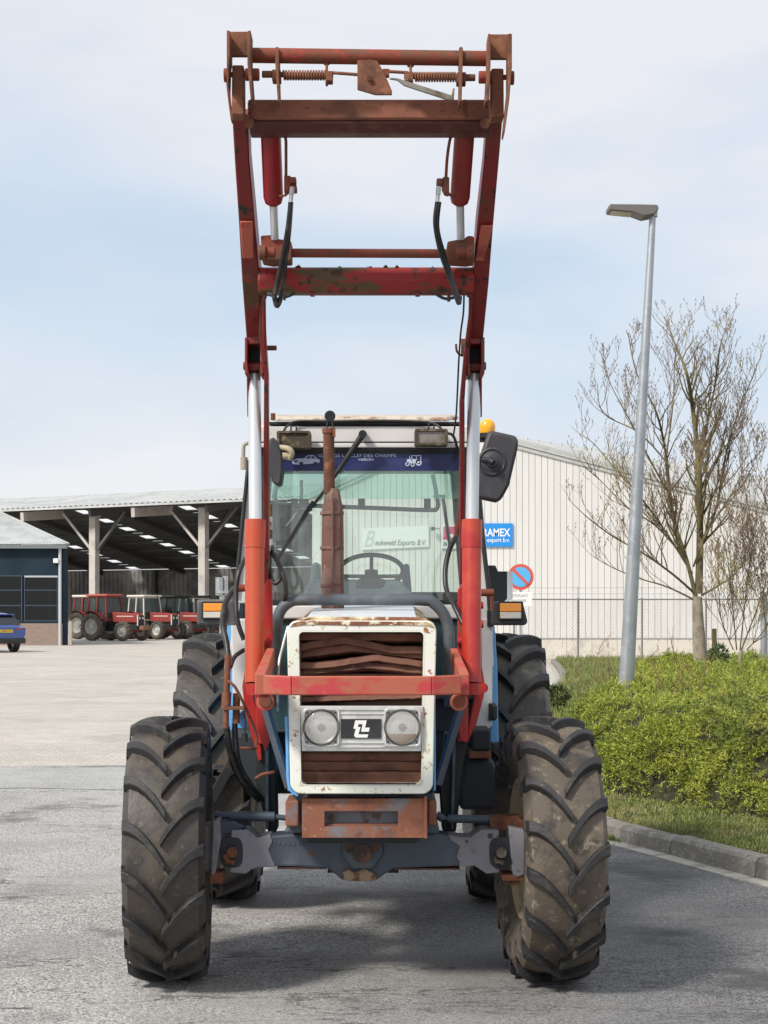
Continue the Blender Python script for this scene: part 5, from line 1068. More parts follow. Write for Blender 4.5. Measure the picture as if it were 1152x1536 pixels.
B('hose_hook', rust, lambda b: (b.tube(smooth_path([at(684, 516, 7.0), at(685, 526, 7.0), at(690, 532, 7.0), at(696, 532, 7.0)], 4), .005, 6), b.pbox(692, 508, 698, 533, 7.0, .04)), 40)
# lower cross beam
YX = 6.68
def hbeam(name, mat, xl, xr, yt, yb, Y, dep, lip=None):
    return B(name, mat, lambda b: b.hexa([at(xl, yb, Y), at(xr, yb, Y), at(xr, yb, Y) + Vector((0, dep, .0)), at(xl, yb, Y) + Vector((0, dep, .0)), at(xl, yt, Y) + Vector((0, .02, 0)), at(xr, yt, Y) + Vector((0, .02, 0)), at(xr, yt, Y) + Vector((0, dep, 0)), at(xl, yt, Y) + Vector((0, dep, 0))]), None, .010)
def cbeam(name, mat, xl, xr, prof, Y, bev=.008):
    def f(b):
        pl_ = [Vector((at(xl, 0, Y).x, Y + d, at(0, y_, Y).z)) for y_, d in prof]; b.prism(pl_, (at(xr, 0, Y).x - at(xl, 0, Y).x, 0, 0))
    return B(name, mat, f, None, bev)
cbeam('cross_beam', moss_red, 386, 712, [(399, .10), (399, .025), (401.5, .012), (419, .0), (421, .0), (434, .014), (437, .022), (437, .10)], YX)
B('pipe_run', arm_red, lambda b: (b.tube(smooth_path([at(397, 520, 6.9), at(396, 460, 6.8), at(397, 446, YX + .05), at(404, 439, YX + .05), at(430, 438, YX + .05), at(560, 439, YX + .05), at(690, 439.5, YX + .05), at(702, 443, YX + .05), at(706, 452, YX + .08), at(703, 520, 6.95)], 5), .0085, 10),), 50)
B('pipe_clip', arm_red, lambda b: [b.pbox(x_, 438, x_ + 7, 443.5, YX + .02, .03) for x_ in (465, 623)], None, .003)
# leaves and moss lumps on the beam
def lumps(b):
    rg = random.Random(3)
    for i in range(18):
        x_ = rg.choice((rg.uniform(505, 620), rg.uniform(505, 620), rg.uniform(400, 700))); p = at(x_, 399.5, YX); p.y += rg.uniform(.02, .08); s_ = rg.uniform(.006, .014)
        b.add([p + Vector((-s_, 0, 0)), p + Vector((s_, s_ * .5, 0)), p + Vector((0, -s_, rg.uniform(.004, .012))), p + Vector((s_ * .6, s_, .006))], [(0, 1, 2), (0, 2, 3), (1, 3, 2)])
o = B('dead_leaves', M('dead_leaf', (.16, .07, .035), .9), lumps); o['kind'] = 'stuff'
# tool rod pivot tube and brackets
B('pivot_tube', rust_red, lambda b: b.cyl(at(436, 379.5, 6.62), at(672, 380.5, 6.62), .0185, 18), 40)
for q1, q2, b0, b1 in (([(391, 353), (407, 352), (411, 357), (437, 361), (437, 391), (408, 393), (392, 390)], (388, 413), 389, 399), ([(671, 362), (697, 357), (702, 353), (711, 354), (712, 391), (700, 393), (671, 391)], (684, 711), 700, 710)):
    B('pivot_bracket', rust_red, lambda b: b.pprism(q1, 6.56, .10), None, .006)
    B('pivot_pin', rust_red, lambda b: (b.cyl(at(q2[0], 379, 6.52), at(q2[1], 379, 6.52), .022, 18), b.cyl(at(b0, 379, 6.51), at(b1, 379, 6.51), .030, 18)), 40, .003)
# tilt cylinders
for xt, xb, xr, mt in ((409, 410, 411.5, M('tilt_red', (.30, .008, .016), .4, 0, [((.2, .02, .015), 6, .5, .7)])), (697, 690, 690, M('tilt_mossy', (.22, .016, .012), .5, 0, [((.11, .065, .022), 4, .52, .68)], (50, .3)))):
    Yt, Yb = 6.30, 6.46
    p0_ = at(xt - 3 if xt < 500 else xt, 196, Yt); p1_ = at(xb, 296, Yb)
    lc = B('tilt_cylinder', mt, lambda b: b.tube([p0_, p1_, p1_ + (p1_ - p0_).normalized() * .022, p1_ + (p1_ - p0_).normalized() * .034], [.040, .040, .034, .018], 24), 45)
    B('rod', chrome, lambda b: b.tube([p1_, at(xr + 1, 358, 6.56)], .0165, 18), 40, 0, lc)
    B('knuckle', dark_steel, lambda b: b.cyl(at(xt - 14, 197, Yt), at(xt + 14, 197, Yt), .02, 14), 40, .002, lc)
B('cylinder_pipe', rust_red, lambda b: b.tube(smooth_path([at(419, 199, 6.26), at(428, 206, 6.26), at(429, 230, 6.28), at(429, 264, 6.32)], 5), .006, 8), 50)
B('cylinder_pipe', rust_red, lambda b: b.tube(smooth_path([at(684, 200, 6.26), at(676, 206, 6.26), at(671, 235, 6.28), at(669, 266, 6.32)], 5), .006, 8), 50)
B('valve_block', rust_red, lambda b: (b.pprism([(426, 263), (436, 263), (436, 277), (432, 286), (426, 288)], 6.30, .06), b.pbox(434, 265, 444, 274, 6.29, .05), b.pbox(437, 277, 445, 286, 6.29, .05)), None, .004)
B('valve_block', rust_red, lambda b: (b.pprism([(664, 265), (674, 265), (674, 290), (667, 288), (663, 280)], 6.30, .06), b.pbox(655, 267, 664, 276, 6.29, .05)), None, .004)
B('cylinder_pipe', rust_red, lambda b: b.tube(smooth_path([at(432, 288, 6.33), at(428, 293, 6.36), at(420, 294, 6.4)], 4), .005, 8), 50)
B('cylinder_pipe', rust_red, lambda b: b.tube(smooth_path([at(672, 289, 6.33), at(676, 293, 6.36), at(682, 294, 6.4)], 4), .005, 8), 50)
B('hose_fitting', steel, lambda b: (b.tube([at(438, 281, 6.27), at(437, 292, 6.27)], .010, 10), b.tube([at(437, 292, 6.27), at(436, 304, 6.27)], .0085, 6)), 40)
B('hose_fitting', steel, lambda b: (b.tube([at(658, 280, 6.27), at(657, 292, 6.27)], .010, 10), b.tube([at(657, 292, 6.27), at(656, 303, 6.27)], .0085, 6)), 40)
pipe('hose', hose_m, [at(436, 303, 6.27), at(432, 340, 6.3), at(424, 385, 6.42), at(416, 425, 6.5), at(412, 445, 6.52), at(415, 459, 6.53), at(420, 452, 6.54), at(422, 440, 6.56)], .0095)
pipe('hose', hose_m, [at(437, 303, 6.29), at(434, 345, 6.34), at(429, 390, 6.44), at(424, 430, 6.52), at(418, 452, 6.54), at(411, 444, 6.58), at(402, 441, 6.6)], .0085)
pipe('hose', hose_m, [at(656, 303, 6.27), at(653, 335, 6.3), at(660, 375, 6.42), at(672, 410, 6.5), at(682, 438, 6.52), at(688, 455, 6.53), at(690, 445, 6.54)], .0095)
pipe('hose', hose_m, [at(659, 303, 6.29), at(656, 340, 6.34), at(664, 375, 6.44), at(676, 410, 6.52), at(684, 440, 6.54), at(687, 452, 6.58)], .0085)
pipe('hose', hose_m, [at(418, 446, 6.66), at(430, 445, 6.66), at(442, 440, 6.66)], .0065)
pipe('hose', hose_m, [at(655, 442, 6.66), at(668, 448, 6.66), at(682, 446, 6.66)], .0065)
B('hose_clamp', dark_steel, lambda b: (b.pbox(408, 440, 413, 449, 6.5, .06), b.pbox(424, 440, 428, 448, 6.6, .04), b.pbox(671, 442, 676, 450, 6.6, .04)), None, .002)
pipe('cable', black_rub, [at(696, 440, 6.78), at(695, 470, 6.8), at(691, 500, 6.9), at(688, 545, 7.0), at(686, 590, 7.05), at(684, 625, 7.1), at(680, 655, 7.2)], .004)
# upper cross beam (open channel seen from below) and pins
YT_ = 6.14
cbeam('cross_beam', M('beam_rust', (.245, .088, .050), .8, 0, [((.15, .062, .036), 5, .45, .65), ((.33, .10, .05), 9, .58, .72), ((.09, .04, .025), 45, .60, .70)], (70, .35)), 371, 740, [(148, .12), (148, .012), (150, .004), (176, .0), (179, .004), (179, .12)], YT_)
cbeam('beam_flange', M('dark_red_rust', (.075, .014, .010), .6, 0, [((.11, .045, .025), 8, .48, .62)], (60, .3)), 373, 738, [(179.4, .12), (179.4, .012), (183, .010), (192, .04), (193.5, .055), (193.5, .12)], YT_)
for cx in (374, 728 + 0): B('beam_bolt', rust, lambda b: b.cyl(at(cx, 185, YT_ - .02), at(cx, 185, YT_ + .05), .020, 6 if cx > 1e9 else 20), 40, .002)
B('arm_tip_plate', rust, lambda b: b.pprism([(348, 97), (365.5, 97), (366, 172), (347, 172)], 6.02, .08), None, .006)
B('arm_tip_plate', rust, lambda b: b.pprism([(737, 102), (755.5, 102), (756, 176), (736, 176)], 6.02, .08), None, .006)
# tool carrier
for xa_, xb_ in ((341, 376), (732, 767)):
    sh = 0 if xa_ < 500 else 4
    B('carrier_hook', rust, lambda b: (b.pbox(xa_ + 3, 47 + sh, xb_ - 3, 84 + sh, 6.02, .02),), None, .003)
    B('carrier_cheek', rust, lambda b: b.pprism([(xa_ - 1, 45 + sh), (xa_ + 4, 46 + sh), (xa_ + 4, 84 + sh), (xa_ + 2.5, 92 + sh), (xa_ + (1 if xa_ < 500 else 3), 130 + sh), (xa_ - 1, 124 + sh)] if xa_ < 500 else [(xa_, 50), (xa_ + 4, 50), (xa_ + 4, 96), (xa_ + 2, 150), (xa_ - 4, 152), (xa_ - 1, 96)], 5.95, .10), None, .003)
    B('carrier_cheek', rust, lambda b: b.pprism([(xb_ - 5, 46 + sh), (xb_, 45 + sh), (xb_, 96 + sh), (xb_ + 4, 148 + sh), (xb_, 150 + sh), (xb_ - 5, 96 + sh)] if xa_ < 500 else [(xb_ - 5, 50), (xb_ + 1, 50), (xb_ + 1, 100), (xb_ - 3, 150), (xb_ - 10, 200), (xb_ - 12, 196), (xb_ - 5, 130)], 5.95, .10), None, .003)
B('carrier_link', rust_red, lambda b: b.pprism([(337, 105), (342, 105), (345, 150), (350, 180), (346, 180), (342, 150)], 6.1, .05), None, .002)
B('carrier_tube', rust_red, lambda b: b.cyl(at(375, 83, 6.06), at(732, 88, 6.06), .028, 22), 40)
for x_ in (415.5, 691.5):
    B('carrier_rib', rust, lambda b: b.pprism([(x_ - 3, 72), (x_ - 1.5, 70), (x_ + 1.5, 70), (x_ + 3, 72), (x_ + 2.5, 100), (x_ + (4 if x_ < 500 else 1), 152), (x_ - (-1 if x_ < 500 else 3), 152), (x_ - 2.5, 100)], 6.02, .09), None, .002)
for c0, c1, e0_, e1_ in ((336, 345, 368, 389), (760, 771, 718, 738)):
    B('hinge_pin', rust_red, lambda b: (b.cyl(at(e0_, 112 if c0 < 500 else 116, 6.03), at(e1_, 112 if c0 < 500 else 116, 6.03), .023, 18), b.cyl(at(c0, 113 if c0 < 500 else 117, 6.03), at(c1, 113 if c0 < 500 else 117, 6.03), .026, 14), b.cyl(at(min(c0, e0_), 112 if c0 < 500 else 116, 6.04), at(max(c1, e1_), 112 if c0 < 500 else 116, 6.04), .010, 10)), 40, .003)
# latch springs and rods
def coil(b, xa_, xb_, yc, turns, rad):
    p = []
    for k in range(turns * 10 + 1):
        t = k / (turns * 10); a = 2 * PI * turns * t; c = at(xa_ + (xb_ - xa_) * t, yc, 6.06); p.append(c + Vector((0, math.cos(a) * rad, math.sin(a) * rad)))
    b.tube(p, .0042, 6)
B('latch_spring', rust, lambda b: coil(b, 424, 490, 113, 16, .0155), 60)
B('latch_spring', rust, lambda b: coil(b, 621, 685, 115.5, 16, .0155), 60)
B('latch_rod', rust, lambda b: (b.cyl(at(393, 111.5, 6.06), at(500, 113.5, 6.06), .010, 12), b.cyl(at(497, 109, 6.06), at(537, 112, 6.06), .0065, 8), b.cyl(at(393, 111.5, 6.06), at(408, 111.5, 6.06), .013, 12), b.pbox(408, 104, 421, 120, 6.04, .05)), 40, .002)
B('latch_rod', rust, lambda b: (b.cyl(at(606, 114.5, 6.06), at(712, 116.5, 6.06), .010, 12), b.cyl(at(578, 107, 6.06), at(612, 109, 6.06), .0065, 8), b.cyl(at(698, 116.5, 6.06), at(713, 116.5, 6.06), .013, 12), b.pbox(685, 108, 699, 124, 6.04, .05)), 40, .002)
B('rod_guide', rust, lambda b: (b.pbox(488, 89, 491.5, 125, 6.05, .04), b.pbox(485, 88, 494, 93, 6.05, .04), b.pbox(489, 106, 499, 121, 6.04, .05)), None, .003)
B('rod_guide', rust, lambda b: (b.pbox(614, 92, 618, 126, 6.05, .04), b.pbox(611, 91, 621, 96, 6.05, .04), b.pbox(607, 107, 620, 121, 6.04, .05)), None, .003)
B('latch_plate', rust, lambda b: b.pprism([(536, 90), (536, 134), (563, 142), (588, 142), (588, 136), (576, 108), (566, 91), (556, 89)], 5.99, .012), None, .003)
B('latch_bolt', rust_red, lambda b: (b.cyl(at(554, 117, 5.975), at(554, 117, 6.0), .011, 6), b.pbox(574, 103, 584, 113, 6.0, .03)), 40)
levp = [(584, 117), (596, 118), (604, 126), (614, 130), (640, 137), (676, 149), (679, 142), (660, 137), (618, 125), (606, 119), (598, 115)]
B('latch_lever', M('worn_steel', (.25, .23, .19), .45, .4, [((.14, .10, .06), 14, .5, .65)]), lambda b: (b.pprism([(584, 118), (596, 120), (606, 128), (618, 132), (676, 151), (679, 143), (618, 124), (606, 120), (596, 117), (586, 116)], 5.97, .012), b.pprism([(676, 151), (679, 132), (682, 132), (681, 148)], 5.965, .012)), None, .002)

# --- cab
YC = 8.02
cabw = [(353, 892), (372, 700)]
B('cab_roof', cab_white, lambda b: b.hexa([at(376, 650, YC + .02), at(716, 650, YC + .02), at(716, 650, YC + .02) + Vector((0, 1.35, 0)), at(376, 650, YC + .02) + Vector((0, 1.35, 0)), at(378, 637, YC + .03), at(712, 637, YC + .03), at(712, 637, YC + .03) + Vector((0, 1.3, 0)), at(378, 637, YC + .03) + Vector((0, 1.3, 0))]), None, .015)
B('roof_panel', roof_dirt, lambda b: b.hexa([at(411, 632, YC - .04), at(673, 632, YC - .04), at(690, 628, YC + 1.2), at(395, 628, YC + 1.2), at(418, 625, YC - .03), at(670, 625, YC - .03), at(685, 622, YC + 1.2), at(400, 622, YC + 1.2)]), None, .012)
B('roof_seal', black_rub, lambda b: b.pbox(403, 632.5, 694, 637, YC - .02, .1), None, .004)
B('roof_fascia', cab_white, lambda b: (b.pbox(378, 639.5, 714, 663, YC - .02, .05), b.pbox(377, 664.5, 716, 671, YC - .03, .05)), None, .004)
B('fascia_lip', black_rub, lambda b: (b.pbox(388, 662.6, 704, 664.8, YC - .025, .03), b.pbox(388, 671, 704, 676, YC - .01, .04)))
B('roof_bolt', rust, lambda b: [b.cyl(at(x_, 630, YC), at(x_, 620 + 6 * (x_ > 500), YC), .012, 8) for x_ in (409.5, 682)], 40)
# screen frame with opening
def fr4(b, o, i, Y, d): b.ring([at(a, c, Y) for a, c in o], [at(a, c, Y) for a, c in i], (0, d, 0))
B('screen_frame', black_rub, lambda b: fr4(b, [(385, 674), (708, 674), (716, 907), (372, 907)], [(405, 680), (692, 680), (692, 900), (402, 900)], YC, .06), None, .006)
scr = B('windscreen', screen_glass, lambda b: b.pbox(403, 679, 693, 901, YC + .02, .006))
B('tint_band', tint_glass, lambda b: b.pbox(403.5, 706.3, 692.5, 748, YC + .011, .004))
ban = B('sun_strip', navy, lambda b: b.pbox(404, 677, 690, 706, YC + .010, .004))
zt = at(0, 681, YC).z; zb2 = at(0, 688, YC).z
xx = lambda p: at(p, 0, YC).x
zz = lambda p: at(0, p, YC).z
pbl = M('pale_blue_print', (.50, .58, .72), .5)
text('GARAGE LA CLEF DES CHAMPS', 'lettering', pbl, ban, xx(478), xx(594), zz(685.4), zz(680.6), YC + .007)
text('HERON', 'lettering', pbl, ban, xx(538), xx(560), zz(691), zz(687.4), YC + .007)
def pict_car(b):
    Y = YC + .0065
    b.add([at(a, c, Y) for a, c in ((438, 692), (444, 688), (456, 687.5), (461, 683), (470, 682.5), (476, 688), (480, 690), (479, 694), (474, 695), (446, 697), (439, 696))], [tuple(range(11))])
def pict_car_d(b):
    Y = YC + .0055
    b.add([at(a, c, Y) for a, c in ((458, 687.5), (462, 684.3), (465.5, 684), (465.5, 687.8))], [(0, 1, 2, 3)]); b.add([at(a, c, Y) for a, c in ((467, 687.8), (467, 684), (470, 684), (474, 688))], [(0, 1, 2, 3)])
    for cx in (452, 473): b.add([at(cx + 3 * math.cos(k), 695 + 2.4 * math.sin(k), Y) for k in [2 * PI * j / 12 for j in range(12)]], [tuple(range(12))])
    b.add([at(a, c, Y) for a, c in ((440, 691.5), (446, 690), (447, 692.5), (441, 693.5))], [(0, 1, 2, 3)])
B('car_pictogram', pbl, pict_car, None, 0, ban); B('pictogram_detail', navy, pict_car_d, None, 0, ban)
def pict_tr(b):
    Y = YC + .0065; q = lambda *l: b.add([at(a, c, Y) for a, c in l], [tuple(range(len(l)))])
    q((616, 683), (632, 682.5), (632, 684), (616, 684.2)); q((617, 684), (618.2, 684), (618.6, 692), (617.2, 692)); q((624, 684), (625, 684), (625, 692), (624, 692)); q((630.5, 684), (631.6, 684), (631.8, 690), (630.8, 690)); q((610, 689), (619, 688.4), (631, 690), (628, 695), (611, 695)); q((614, 684), (615, 684), (615, 689), (614, 689))
    for cx, cy, r_ in ((628, 694, 4.6), (611, 696, 3.2), (619, 697, 3)):
        n_ = 16; b.add([at(cx + r_ * m_ * math.cos(2 * PI * j / n_), cy + r_ * m_ * math.sin(2 * PI * j / n_), Y) for m_ in (1, .55) for j in range(n_)], [(j, (j + 1) % n_, n_ + (j + 1) % n_, n_ + j) for j in range(n_)])
B('tractor_pictogram', pbl, pict_tr, None, 0, ban)
for s, q in ((-1, [(372, 676), (386, 676), (374, 905), (356, 905), (345, 1000), (342, 1000), (354, 880)]), (1, [(707, 676), (717, 676), (727, 790), (736, 890), (741, 1000), (728, 1000), (716, 905)])):
    B('cab_pillar', cab_white, lambda b: b.pprism(q, YC + .01, .07), None, .008)
B('pillar_seal', black_rub, lambda b: b.tube([at(373, 690, YC - .005), at(366, 760, YC - .005), at(353, 892, YC - .005)], .010, 8), 50)
B('pillar_seal', black_rub, lambda b: b.tube([at(718, 735, YC - .005), at(722, 790, YC - .005), at(733, 885, YC - .005), at(736, 935, YC - .005)], .012, 8), 50)
# cowl and lower cab front
B('cowl', cab_white, lambda b: (b.pprism([(370, 908), (718, 908), (720, 928), (368, 928)], YC, .05), b.pbox(452, 928, 632, 960, YC, .05), b.pprism([(714, 928), (740, 928), (738, 1088), (733, 1094), (710, 1094), (712, 1040)], YC - .01, .06), b.pprism([(346, 928), (372, 928), (372, 1060), (350, 1080)], YC - .01, .06)), None, .008)
for q in ([(372, 926), (452, 926), (452, 1100), (372, 1100)], [(632, 926), (714, 926), (714, 1050), (632, 1050)]):
    B('lower_frame', black_rub, lambda b: b.ring([at(a, c, YC + .01) for a, c in q], [at(a + (6 if a < (q[0][0] + q[1][0]) / 2 else -6), c + (6 if c < 1000 else -6), YC + .01) for a, c in q], (0, .04, 0)), None, .008)
    B('lower_window', M('lower_glass', (.02, .05, .055), .1, 0, [((.05, .10, .11), 3, .4, .7)], spec=.8), lambda b: b.pbox(q[0][0] + 5, q[0][1] + 5, q[1][0] - 5, q[2][1] - 5, YC + .03, .006))
B('firewall', black_in, lambda b: (b.pbox(374, 930, 712, 1100, YC + .10, .05), b.pbox(396, 1100, 700, 1165, YC + .10, .05)))
B('side_box', dark_steel, lambda b: b.pbox(708, 1094, 736, 1126, YC - .25, .3), None, .01)
B('side_box_base', rust, lambda b: b.pprism([(705, 1126), (737, 1126), (736, 1138), (703, 1138)], YC - .24, .28), None, .006)
B('tank', black_in, lambda b: b.pprism([(700, 1138), (738, 1138), (760, 1185), (745, 1215), (690, 1215), (686, 1180)], YC - .2, .5), None, .02)
B('gusset_plate', black_in, lambda b: b.pprism([(335, 1100), (400, 1100), (398, 1215), (375, 1180)], YC - .3, .4), None, .02)
B('rear_axle_housing', black_in, lambda b: (b.box(-.75, .55, DR - .14, DR + .16, .60, .90), b.box(XC - .25, XC + .25, 8.3, DR + .3, .5, 1.1)), None, .03)
B('cab_floor', black_in, lambda b: b.box(-.70, .50, YC + .08, 9.2, 1.02, 1.08))
B('step', dark_steel, lambda b: (b.bar(at(318, 1200, 8.0), at(350, 1140, 8.0), .03, .05), b.ring([at(a, c, 8.0) for a, c in ((318, 1153), (338, 1153), (336, 1166), (317, 1166))], [at(a, c, 8.0) for a, c in ((321, 1155), (335, 1155), (333, 1164), (320, 1164))], (0, .2, 0))), None, .004)
# blue fender fronts
B('fender', sky_blue, lambda b: b.pprism([(738, 938), (742, 938), (746, 1000), (748, 1114), (735, 1114), (736, 1000)], YC + .06, .5), None, .006)
B('fender', sky_blue, lambda b: b.pprism([(341, 938), (352, 905), (352, 940), (347, 1000), (377, 1088), (377, 1117), (336, 1108), (336, 1000)], YC + .06, .5), None, .006)
B('fender_arch', M('fender_dark', (.05, .11, .19), .6), lambda b: [b.add([(x_ + d_, DR - .82 * math.cos(R(a_)), .75 + .82 * math.sin(R(a_))) for d_ in (0, w_) for a_ in (40, 60, 80, 100, 120, 140)], [(i, i + 1, i + 7, i + 6) for i in range(5)]) for x_, w_ in ((-.72, .16), (.44, .14))])
B('hinge', black_rub, lambda b: (b.pbox(733, 1055, 744, 1081, YC - .03, .06), b.pbox(731, 915, 741, 940, YC - .03, .06), b.cyl(at(742, 1058, YC - .04), at(742, 1078, YC - .04), .014, 10)), None, .004)
# cab interior and rear opening
YRr = 9.35
B('rear_frame', dark_steel, lambda b: fr4(b, [(384, 664), (702, 664), (708, 900), (378, 900)], [(408, 710), (676, 710), (690, 888), (394, 888)], YRr, .05), None, .008)
B('rear_window', rear_glass, lambda b: b.pbox(406, 708, 692, 890, YRr + .02, .005))
B('headliner', dark_steel, lambda b: b.hexa([at(382, 690, YC + .08), at(708, 690, YC + .08), at(700, 700, YRr), at(390, 700, YRr), at(382, 676, YC + .08), at(708, 676, YC + .08), at(700, 680, YRr), at(390, 680, YRr)]))
for s in (-1, 1):
    xa_ = XC + s * .61; xb_ = XC + s * .55
    B('door_post', dark_steel, lambda b: b.bar((XC + s * .64, 8.75, 1.05), (XC + s * .56, 8.75, 2.44), .05, .06, (0, 1, 0)), None, .006)
    B('side_glass', rear_glass, lambda b: b.quad((XC + s * .655, YC + .1, 1.35), (XC + s * .655, YRr, 1.35), (XC + s * .57, YRr - .02, 2.42), (XC + s * .57, YC + .08, 2.42)))
    B('inner_fender', cab_in, lambda b: b.box(XC + s * .60 - .10, XC + s * .60 + .10, 8.45, 9.3, 1.05, 1.55), None, .04)
B('rail', cab_in, lambda b: b.tube(smooth_path([at(420, 712, 9.1), at(412, 745, 9.1), at(425, 756, 9.1), at(480, 759, 9.1), at(560, 762, 9.1), at(640, 765, 9.1), at(656, 762, 9.1), at(655, 742, 9.1), at(649, 712, 9.1)], 5), .013, 10), 50)
B('rail_lamp', dark_steel, lambda b: [b.cyl(at(x_, 763, 9.1), at(x_, 748, 9.1), .020, 12) for x_ in (442, 542, 641)], 40)
B('stay_rod', cab_in, lambda b: (b.cyl(at(664, 744, 9.1), at(675, 820, 9.1), .010, 8), b.cyl(at(650, 744, 9.1), at(668, 744, 9.1), .008, 8), b.tube(smooth_path([at(452, 720, 9.1), at(450, 760, 9.1), at(430, 790, 9.1)], 4), .010, 8)), 40)
sw = at(557, 856, 8.35)
def wheelring(b):
    p = []; rt_ = Matrix.Rotation(R(32), 3, 'X')
    for k in range(40):
        a = 2 * PI * k / 40; p.append(sw + rt_ @ Vector((.165 * math.cos(a), .165 * math.sin(a), 0)))
    b.tube(p + [p[0]], .0125, 10, False)
    for a in (200, 340, 90): b.cyl(sw + Vector((0, 0, -.03)), sw + rt_ @ Vector((.165 * math.cos(R(a)), .165 * math.sin(R(a)), 0)), .010, 8)
    b.cyl(sw + Vector((0, 0, -.04)), sw + Vector((0, -.01, .0)), .035, 16); b.cyl(sw + Vector((0, 0, -.04)), sw + Vector((0, -.25, -.35)), .03, 12)
B('steering_wheel', black_rub, wheelring, 50)
B('dashboard', cab_in, lambda b: (b.hexa([at(440, 905, 8.12), at(630, 905, 8.12), at(625, 905, 8.4), at(445, 905, 8.4), at(466, 871, 8.14), at(600, 871, 8.14), at(600, 869, 8.4), at(466, 869, 8.4)]),), None, .02)
B('control_box', cab_in, lambda b: (b.pprism([(604, 846), (614, 845), (618, 890), (604, 892)], 8.75, .3), b.pprism([(468, 844), (478, 843), (480, 890), (462, 890)], 8.75, .3)), None, .015)
B('seat', cab_in, lambda b: (b.box(XC - .24, XC + .24, 8.85, 9.25, 1.35, 1.52), b.box(XC - .23, XC + .23, 9.2, 9.3, 1.52, 1.70)), None, .04)
B('instrument', black_rub, lambda b: b.pprism([(536, 868), (562, 865), (580, 870), (575, 885), (530, 885)], 8.13, .08), None, .015)
# --- wiper
B('wiper', black_rub, lambda b: (b.tube([at(544, 652, YC - .08), at(510, 702, YC - .06), at(485, 738, YC - .04), at(462, 768, YC - .03)], [.016, .012, .008, .006], 10), b.bar(at(470, 752, YC - .03), at(417, 838, YC - .01), .012, .016), b.bar(at(463, 760, YC - .02), at(432, 812, YC - .015), .022, .008), b.cyl(at(544, 651, YC - .10), at(544, 651, YC), .020, 16)), 40)
# --- work lights
for x0, y0, x1, y1, fm_ in ((415, 646, 466, 672, lamp_dirty), (622, 643, 672, 668, M('smoky_lens', (.22, .19, .17), .25, 0, [((.10, .08, .06), 8, .5, .7)], coat=.4))):
    a = at(x0, y0, YC - .16); c = at(x1, y1, YC - .16)
    wl = B('work_light', lamp_dirty, lambda b: b.ring(rrect(a.x, c.x, c.z, a.z, .010, YC - .16, 3), rrect(a.x + .014, c.x - .014, c.z + .012, a.z - .012, .006, YC - .16, 3), (0, .10, 0)), 40, .002)
    B('lens', fm_, lambda b: b.box(a.x + .012, c.x - .012, YC - .148, YC - .09, c.z + .011, a.z - .011), None, .003, wl)
    B('bracket', dark_steel, lambda b: (b.tube([at((x0 + x1) / 2 - 4, y0, YC - .12), at((x0 + x1) / 2 - 4, y0 - 7, YC - .1), at((x0 + x1) / 2 + 4, y0 - 7, YC - .1), at((x0 + x1) / 2 + 4, y0, YC - .12)], .005, 6)), None, 0, wl)
pipe('cable', black_rub, [at(426, 646, YC - .1), at(432, 638, YC - .06), at(448, 632, YC - .04), at(500, 632, YC - .04), at(560, 631, YC - .04), at(620, 632, YC - .04), at(650, 635, YC - .05), at(662, 643, YC - .08)], .006)
pipe('cable', black_rub, [at(668, 650, YC - .12), at(678, 652, YC - .1), at(684, 664, YC - .08), at(686, 680, YC - .03), at(680, 688, YC - .02)], .007)
# --- mirrors
mr = B('mirror', mirror_pl, lambda b: b.pprism([(732, 648), (736, 645), (772, 653), (778, 659), (777, 672), (764, 728), (752, 750), (744, 753), (716, 747), (713, 740), (718, 690)], 7.80, .07), 40, .018)
B('mirror_boss', mirror_pl, lambda b: b.lathe([(-.002, .072), (-.010, .062), (-.004, .054), (-.012, .030), (-.030, .026), (-.034, .001)], at(738, 693, 7.80), 'y', 28), 50, 0, mr)
B('mirror_arm', dark_steel, lambda b: b.tube([at(715, 690, 7.84), at(735, 690, 7.76), at(740, 694, 7.75)], .015, 10), 40, 0, mr)
ml = B('mirror', mirror_pl, lambda b: b.pprism([(404, 658), (410, 655), (416, 662), (423, 680), (424, 705), (421, 725), (416, 728), (408, 722), (402, 700), (402, 672)], 7.72, .16), 40, .014)
B('mirror_arm', rim_m, lambda b: (b.tube(smooth_path([at(418, 671, 7.75), at(432, 673, 7.72), at(438, 680, 7.72), at(434, 688, 7.74)], 4), .014, 10), b.cyl(at(424, 684, 7.74), at(438, 684, 7.74), .018, 12)), 50, 0, ml)
# --- beacon
bc = at(731, 640, 8.3)
bn = B('beacon', beacon_m, lambda b: b.lathe([(-.035, .038), (-.01, .042), (.015, .040), (.032, .028), (.040, .012), (.041, .001)], bc, 'z', 24), 60)
B('beacon_base', black_rub, lambda b: (b.cyl(bc + Vector((0, 0, -.06)), bc + Vector((0, 0, -.035)), .045, 20), b.bar(bc + Vector((-.12, 0, -.07)), bc + Vector((.02, 0, -.07)), .03, .02)), 40, 0, bn)
